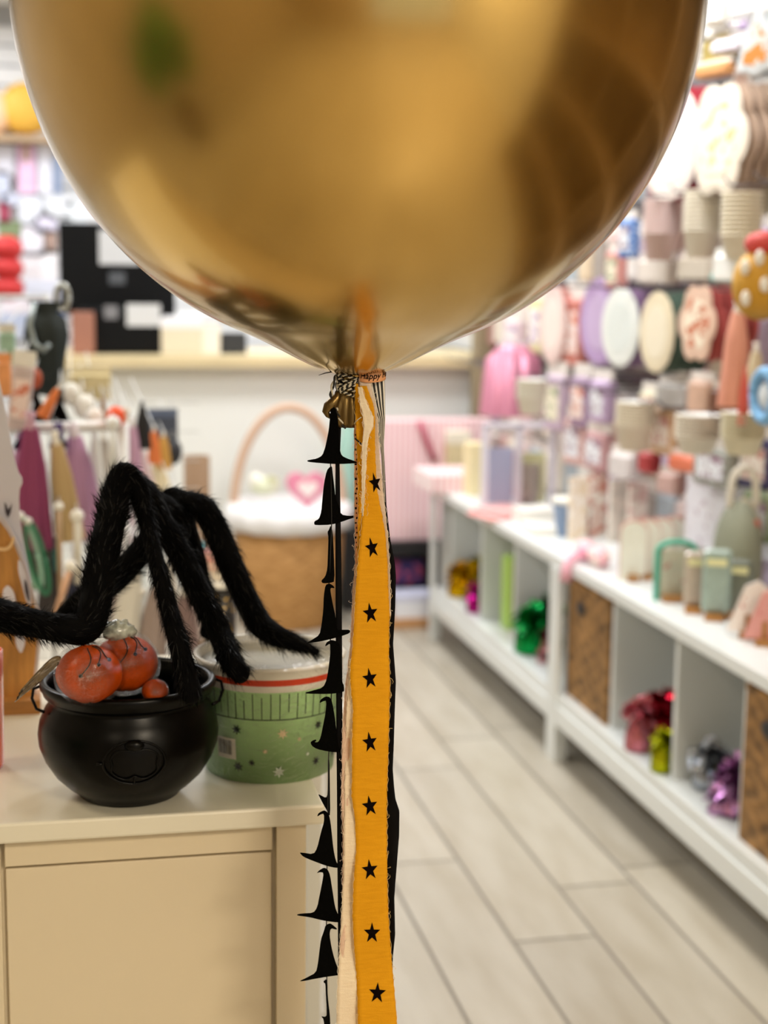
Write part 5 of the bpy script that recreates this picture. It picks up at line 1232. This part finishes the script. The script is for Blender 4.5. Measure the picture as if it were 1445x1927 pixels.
# black bag with a silver hook
p = on_d(88, 650, 3.4); s = 3.4/F
build('hook_arm', MB().tube([(p.x+30*s, p.y, p.z+112*s), (p.x+30*s, GY, p.z+112*s)], .003, 6), mat('#dcdcd8', .4, metal=.3), rack)
t = thing('drawstring_bag', 'dark green black drawstring bag hanging above the tassel rack', 'bag', p)
build('bag_body', MB().lathe([(.001, -95*s), (20*s, -92*s), (30*s, -40*s), (40*s, 20*s), (36*s, 50*s), (22*s, 62*s), (30*s, 82*s)], 32, fn=lambda a, j: 1+.07*math.sin(7*a+j), sy=.6), mat('#16211f', .7), t, world=False)
build('bag_strap', MB().tube([(-20*s, -.03, 80*s), (-30*s, -.04, 40*s), (-22*s, -.05, 5*s), (-4*s, -.05, -8*s), (5*s, -.045, 4*s)], .006, 8), mat('#8f9896', .4, metal=.5), t, world=False)
build('silver_ring', MB().tube([(30*s+12*s*math.cos(a), 0, 90*s+24*s*math.sin(a)) for a in [2*PI*i/20 for i in range(21)]], .006, 8), mat('#b5b9b4', .3, metal=.6), t, world=False)
L(60, 905, 2.95, 260, 62, '#8f3a66', 'long burgundy and mauve tissue tassel at the left of the rack', c2='#c9a0b4')
L(48, 880, 3.2, 200, 50, '#b07a9c', 'mauve tissue tassel behind the burgundy one', c2='#b9a5bd')
L(118, 915, 2.98, 210, 46, '#c4a878', 'tan feather tassel with a cream top in the middle of the rack', c2='#f1ecdc', tilt=-.12)
L(150, 905, 3.1, 220, 62, '#c79ac4', 'lilac tissue tassel right of the tan feather one', c2='#efe6ee', tilt=-.1)
L(180, 920, 3.15, 240, 36, '#e9ece8', 'long white paper streamer tassel on the rack', c2='#f4f4f0')
L(195, 885, 3.3, 150, 34, '#c9c4bc', 'pale grey tassel right of the white streamer', c2='#f0eee6')
L(212, 870, 3.3, 130, 30, '#ebe9e2', 'chalk white tassel under the white honeycomb', c2='#f4f2ec')
L(250, 860, 3.5, 150, 34, '#c9a0bc', 'orchid pink tassel near the orange ball', c2='#e9e2e4')
L(272, 900, 3.6, 150, 34, '#d9c3c4', 'dusty rose tassel above the spider', c2='#e9e4dc', tilt=-.15)
L(300, 890, 3.9, 90, 36, '#e9dcb8', 'short pale straw tassel right of the dusty rose one')
L(75, 1000, 3.0, 220, 50, '#5a2838', 'dark wine tassel low on the rack', c2='#7a4a52')
L(52, 955, 3.1, 200, 34, '#4c4440', 'charcoal tissue tassel next to the ghost cutout', c2='#6a605a')
L(95, 1100, 3.0, 130, 44, '#3a3436', 'black grey tassel low behind the spider leg', c2='#5a5256')
for k, (x, y, a) in enumerate(((56, 1040, 0), (70, 1050, 1))):
    p = on_d(x, y, 2.9); s = 2.9/F
    t = thing('paper_loop', ['mint green paper loop near the ghost cutout', 'darker green paper loop right behind the mint one'][k], 'decoration', p)
    build('loop_band', MB().tube([(14*s*math.cos(b)+.25*60*s*math.sin(b)*-1, 0, 70*s*math.sin(b)) for b in [2*PI*i/28 for i in range(29)]], .0045, 8), mat(['#9ccbb4', '#2f7d5c'][k], .5), t, world=False)
    build('loop_clip', MB().sphere((-15*s, 0, 70*s), .008, 10, 6), mat('#e6e6e0', .5), t, world=False)
L(112, 1030, 2.9, 170, 18, '#f3f1e8', 'thin tan stick with a white bulb top left on the rack', 'stick', c2='#b89a78')
L(146, 1030, 2.9, 140, 26, '#f6f4ec', 'thick white stick with a bulb top and navy foot', 'stick', c2='#e0dccf')
L(120, 1108, 2.85, 110, 24, '#f6f2e8', 'peach cone stick with a round white top behind the spider leg', 'stick', c2='#e0b494', tilt=.3)
L(106, 1060, 3.0, 100, 14, '#3c8a88', 'narrow teal paper strip between the bulb sticks', 'packet', c2='#3c8a88')
L(140, 1105, 2.95, 80, 34, '#1d2444', 'navy packet below the thick white stick', 'packet', c2='#1d2444')
L(46, 828, 3.05, 40, 50, '#3a3566', 'violet pennant under the white rack bar', 'fan', c2='#4a4478')
L(110, 828, 3.05, 36, 40, '#5a4a86', 'purple pennant right of the violet one', 'fan', c2='#5a4a86')
L(40, 735, 3.0, 150, 42, '#d6c9ca', 'tall blush packet with a white top above the rack at the left', 'packet', tilt=.12, c2='#eef0ea')
L(8, 705, 2.9, 80, 26, '#f0a468', 'orange packet at the left edge above the ghost cutout', 'packet', c2='#f0a468')
L(14, 650, 3.0, 80, 30, '#9fc4b0', 'mint packet at the left edge above the orange one', 'packet', c2='#e3e2da')
L(66, 712, 3.1, 40, 26, '#b0502c', 'rust paper ball beside the blush packet', 'ball')
L(62, 760, 3.15, 90, 60, '#2a211e', 'black brown paper bat bundle on the rack bar', 'fan', c2='#2a211e')
L(96, 755, 3.05, 70, 20, '#ef8a4a', 'small orange tassel over the black bundle', tilt=.5)
L(112, 775, 3.2, 60, 44, '#221c1c', 'black paper fan left of the white honeycomb', 'fan', c2='#221c1c')
L(134, 742, 3.2, 44, 36, '#ecebe2', 'white honeycomb ball upper left', 'ball')
L(158, 765, 3.2, 48, 40, '#efeee6', 'white honeycomb ball in the middle of the diagonal', 'ball')
L(178, 785, 3.15, 36, 34, '#e9e2da', 'white honeycomb ball lower right', 'ball')
L(168, 722, 3.6, 62, 80, '#e6d6a4', 'pale yellow card packet hanging above the white honeycomb balls', 'packet', c2='#ecdfb8')
L(194, 770, 3.4, 60, 12, '#b59478', 'tan tassel right of the honeycomb balls')
L(218, 785, 3.1, 42, 36, '#f0561c', 'bright orange paper ball above the orchid tassel', 'ball')
L(236, 792, 3.3, 50, 18, '#dccbb8', 'cream stick right of the bright orange ball', 'stick')
L(213, 840, 3.0, 110, 30, '#eef0f0', 'white bottle shaped stick under the bright orange ball', 'stick', c2='#e9ecec')
L(268, 800, 3.5, 90, 26, '#141214', 'black tassel right of the bright orange ball', c2='#141214')
L(306, 800, 4.0, 62, 56, '#3c4454', 'slate blue packet with a pale patch far right on the rack', 'packet', c2='#56627a')
L(325, 850, 4.0, 50, 36, '#24262c', 'dark grey paper ball at the right end of the rack', 'ball')
L(290, 838, 3.7, 70, 22, '#e07c40', 'orange brown tassel left of the dark grey ball')
L(308, 848, 3.8, 70, 24, '#c99a4a', 'ochre tassel beside the dark grey ball')
L(244, 1130, 2.8, 190, 52, '#dcdad2', 'large white cone tassel low behind the spider legs', c2='#f2f0e8', tilt=.15)
L(222, 1170, 2.9, 150, 34, '#b9a8a0', 'pale taupe tassel left of the white cone')
L(290, 1170, 2.8, 180, 50, '#9c8c86', 'brown grey tassel between the two front spider legs', tilt=.1)
L(318, 1130, 2.9, 160, 44, '#dcd9d2', 'pale grey tassel in the gap between the spider legs')
L(348, 1180, 2.8, 160, 50, '#8a7472', 'mauve brown tassel left of the green pail')
L(375, 1130, 2.9, 150, 40, '#cbbfba', 'light taupe tassel behind the third spider leg')
L(262, 1080, 2.9, 80, 14, '#3c8480', 'teal strip seen between the spider legs', 'packet', c2='#3c8480')
L(232, 1085, 2.95, 60, 30, '#262c54', 'navy packet seen between the spider legs', 'packet', c2='#262c54')
L(205, 1112, 2.8, 18, 20, '#f0eee8', 'tiny white ball left of the white cone', 'ball')
L(266, 1112, 2.8, 16, 16, '#f0eee8', 'tiny white ball right of the white cone', 'ball')
L(238, 990, 3.2, 130, 34, '#b08c98', 'rosy tassel glimpsed under the arch of the spider leg')
L(160, 960, 3.3, 120, 40, '#b79ab0', 'faded lilac tassel low behind the large lilac one')
L(20, 1000, 3.3, 240, 60, '#b09a9a', 'greyish pink tassel behind the wooden sign')
# brown tube, sweets and black jar behind the pail
q = on_d(370, 858, 4.6)
o = build('cardboard_tube', MB().lathe([(.001, 0), (.040, 0), (.040, q.z), (.034, q.z), (.034, .05), (.001, .05)], 24), mat('#86684a', .7), None, origin=(0, 0, 0)); o.location = (q.x, q.y, 0)
tag(o, 'tall brown cardboard tube standing up behind the furry spider', 'tube')
# table that carries them
tt = thing('side_table', 'small white side table hidden behind the green pail', 'table', (.40, 2.55, 0))
build('tabletop', MB().box((.33, 2.60, .705), (.26, .3, .03)), mat('#cfccc2', .5), tt)
for xx in (.22, .44):
    for yy in (2.48, 2.72): build('leg', MB().box((xx, yy, .345), (.03, .03, .69)), mat('#cfccc2', .5), tt)
jb = on_d(413, 1130, 2.6)
t = thing('glass_jar', 'black jar with gold dots and a white lid behind the green pail', 'jar', (jb.x, jb.y, .72))
jh = on_d(413, 1102, 2.6).z-.72
build('jar_body', MB().lathe([(.001, 0), (.026, 0), (.028, .005), (.028, jh), (.001, jh)], 28), pattern_mat('dots', '#1a1716', '#caa24a', 80, duty=.22, rough=.3), t, world=False)
build('jar_lid', MB().lathe([(.001, jh), (.031, jh), (.033, jh+.006), (.031, jh+.012), (.001, jh+.012)], 28), mat('#efeee8', .4), t, world=False)
mac = None
for k, (c, l) in enumerate((('#e6dccb', 'cream macaroon on the white jar lid, lowest'), ('#f0c9b8', 'peach macaroon resting on the cream one'), ('#eeb0ac', 'pink macaroon on top of its little tower'))):
    t = thing('macaroon', l, 'sweet', (jb.x-.006*k, jb.y, .72+jh+.014+.017*k))
    mm = mat(c, .7)
    build('shell', MB().lathe([(.001, 0), (.018, 0), (.021, .003), (.019, .006), (.001, .0065)], 20), mm, t, world=False)
    build('cream_filling', MB().lathe([(.001, .006), (.018, .006), (.018, .0095), (.001, .0095)], 20), mat('#f6f0e4', .6), t, world=False)
    build('shell', MB().lathe([(.001, .009), (.019, .009), (.021, .012), (.015, .016), (.001, .0165)], 20), mm, t, world=False)
t = L(375, 1028, 2.7, 22, 22, '#4fb6cf', 'turquoise bauble behind the spider leg', 'ball')

# ================================================================ beside and behind the camera (seen only mirrored in the balloon)
pl = thing('potted_plant', 'leafy green plant showing as the green patch mirrored in the balloon', 'plant', (-1.85, .75, 0))
build('plant_pot', MB().lathe([(.001, 0), (.16, 0), (.22, .38), (.20, .38), (.001, .34)], 28), mat('#5c4a3a', .6), pl, world=False)
mb = MB(); rnd = random.Random(9)
for k in range(170):
    a = rnd.uniform(0, 2*PI); el = rnd.uniform(-.2, 1.4); r = rnd.uniform(.12, .42)
    c = Vector((math.cos(a)*math.cos(el)*r, math.sin(a)*math.cos(el)*r, .85+math.sin(el)*r*1.3)); d = (c-Vector((0, 0, .5))).normalized(); s = d.cross(Vector((rnd.uniform(-1, 1), rnd.uniform(-1, 1), rnd.uniform(-1, 1)))).normalized()*.07
    mb.add([c-d*.12, c+s, c+d*.16, c-s], [(0, 1, 2), (0, 2, 3)])
build('foliage', mb, mat('#3c8a28', .5), pl, world=False)
build('stem', MB().tube([(0, 0, .3), (.01, 0, .6), (0, 0, .9)], .02, 8), mat('#5c4a3a', .7), pl, world=False)

bc = thing('added_bookcase', 'unseen wooden bookcase added by the right wall to mirror brown in the balloon', 'bookcase', (1.74, 1.3, 0))  # put in out of view to darken the right side of the balloon's reflection
dk = mat('#a68c68', .6, var=.2, bscale=8)
build('back_panel', MB().box((1.9, 1.3, 1.0), (.02, 2.2, 1.98)), dk, bc)
for y in (.21, .94, 1.66, 2.39): build('side_panel', MB().box((1.74, y, 1.0), (.30, .03, 1.98)), dk, bc)
for z in (.05, .5, .95, 1.4, 1.97): build('shelf_board', MB().box((1.74, 1.3, z), (.30, 2.15, .03)), dk, bc)
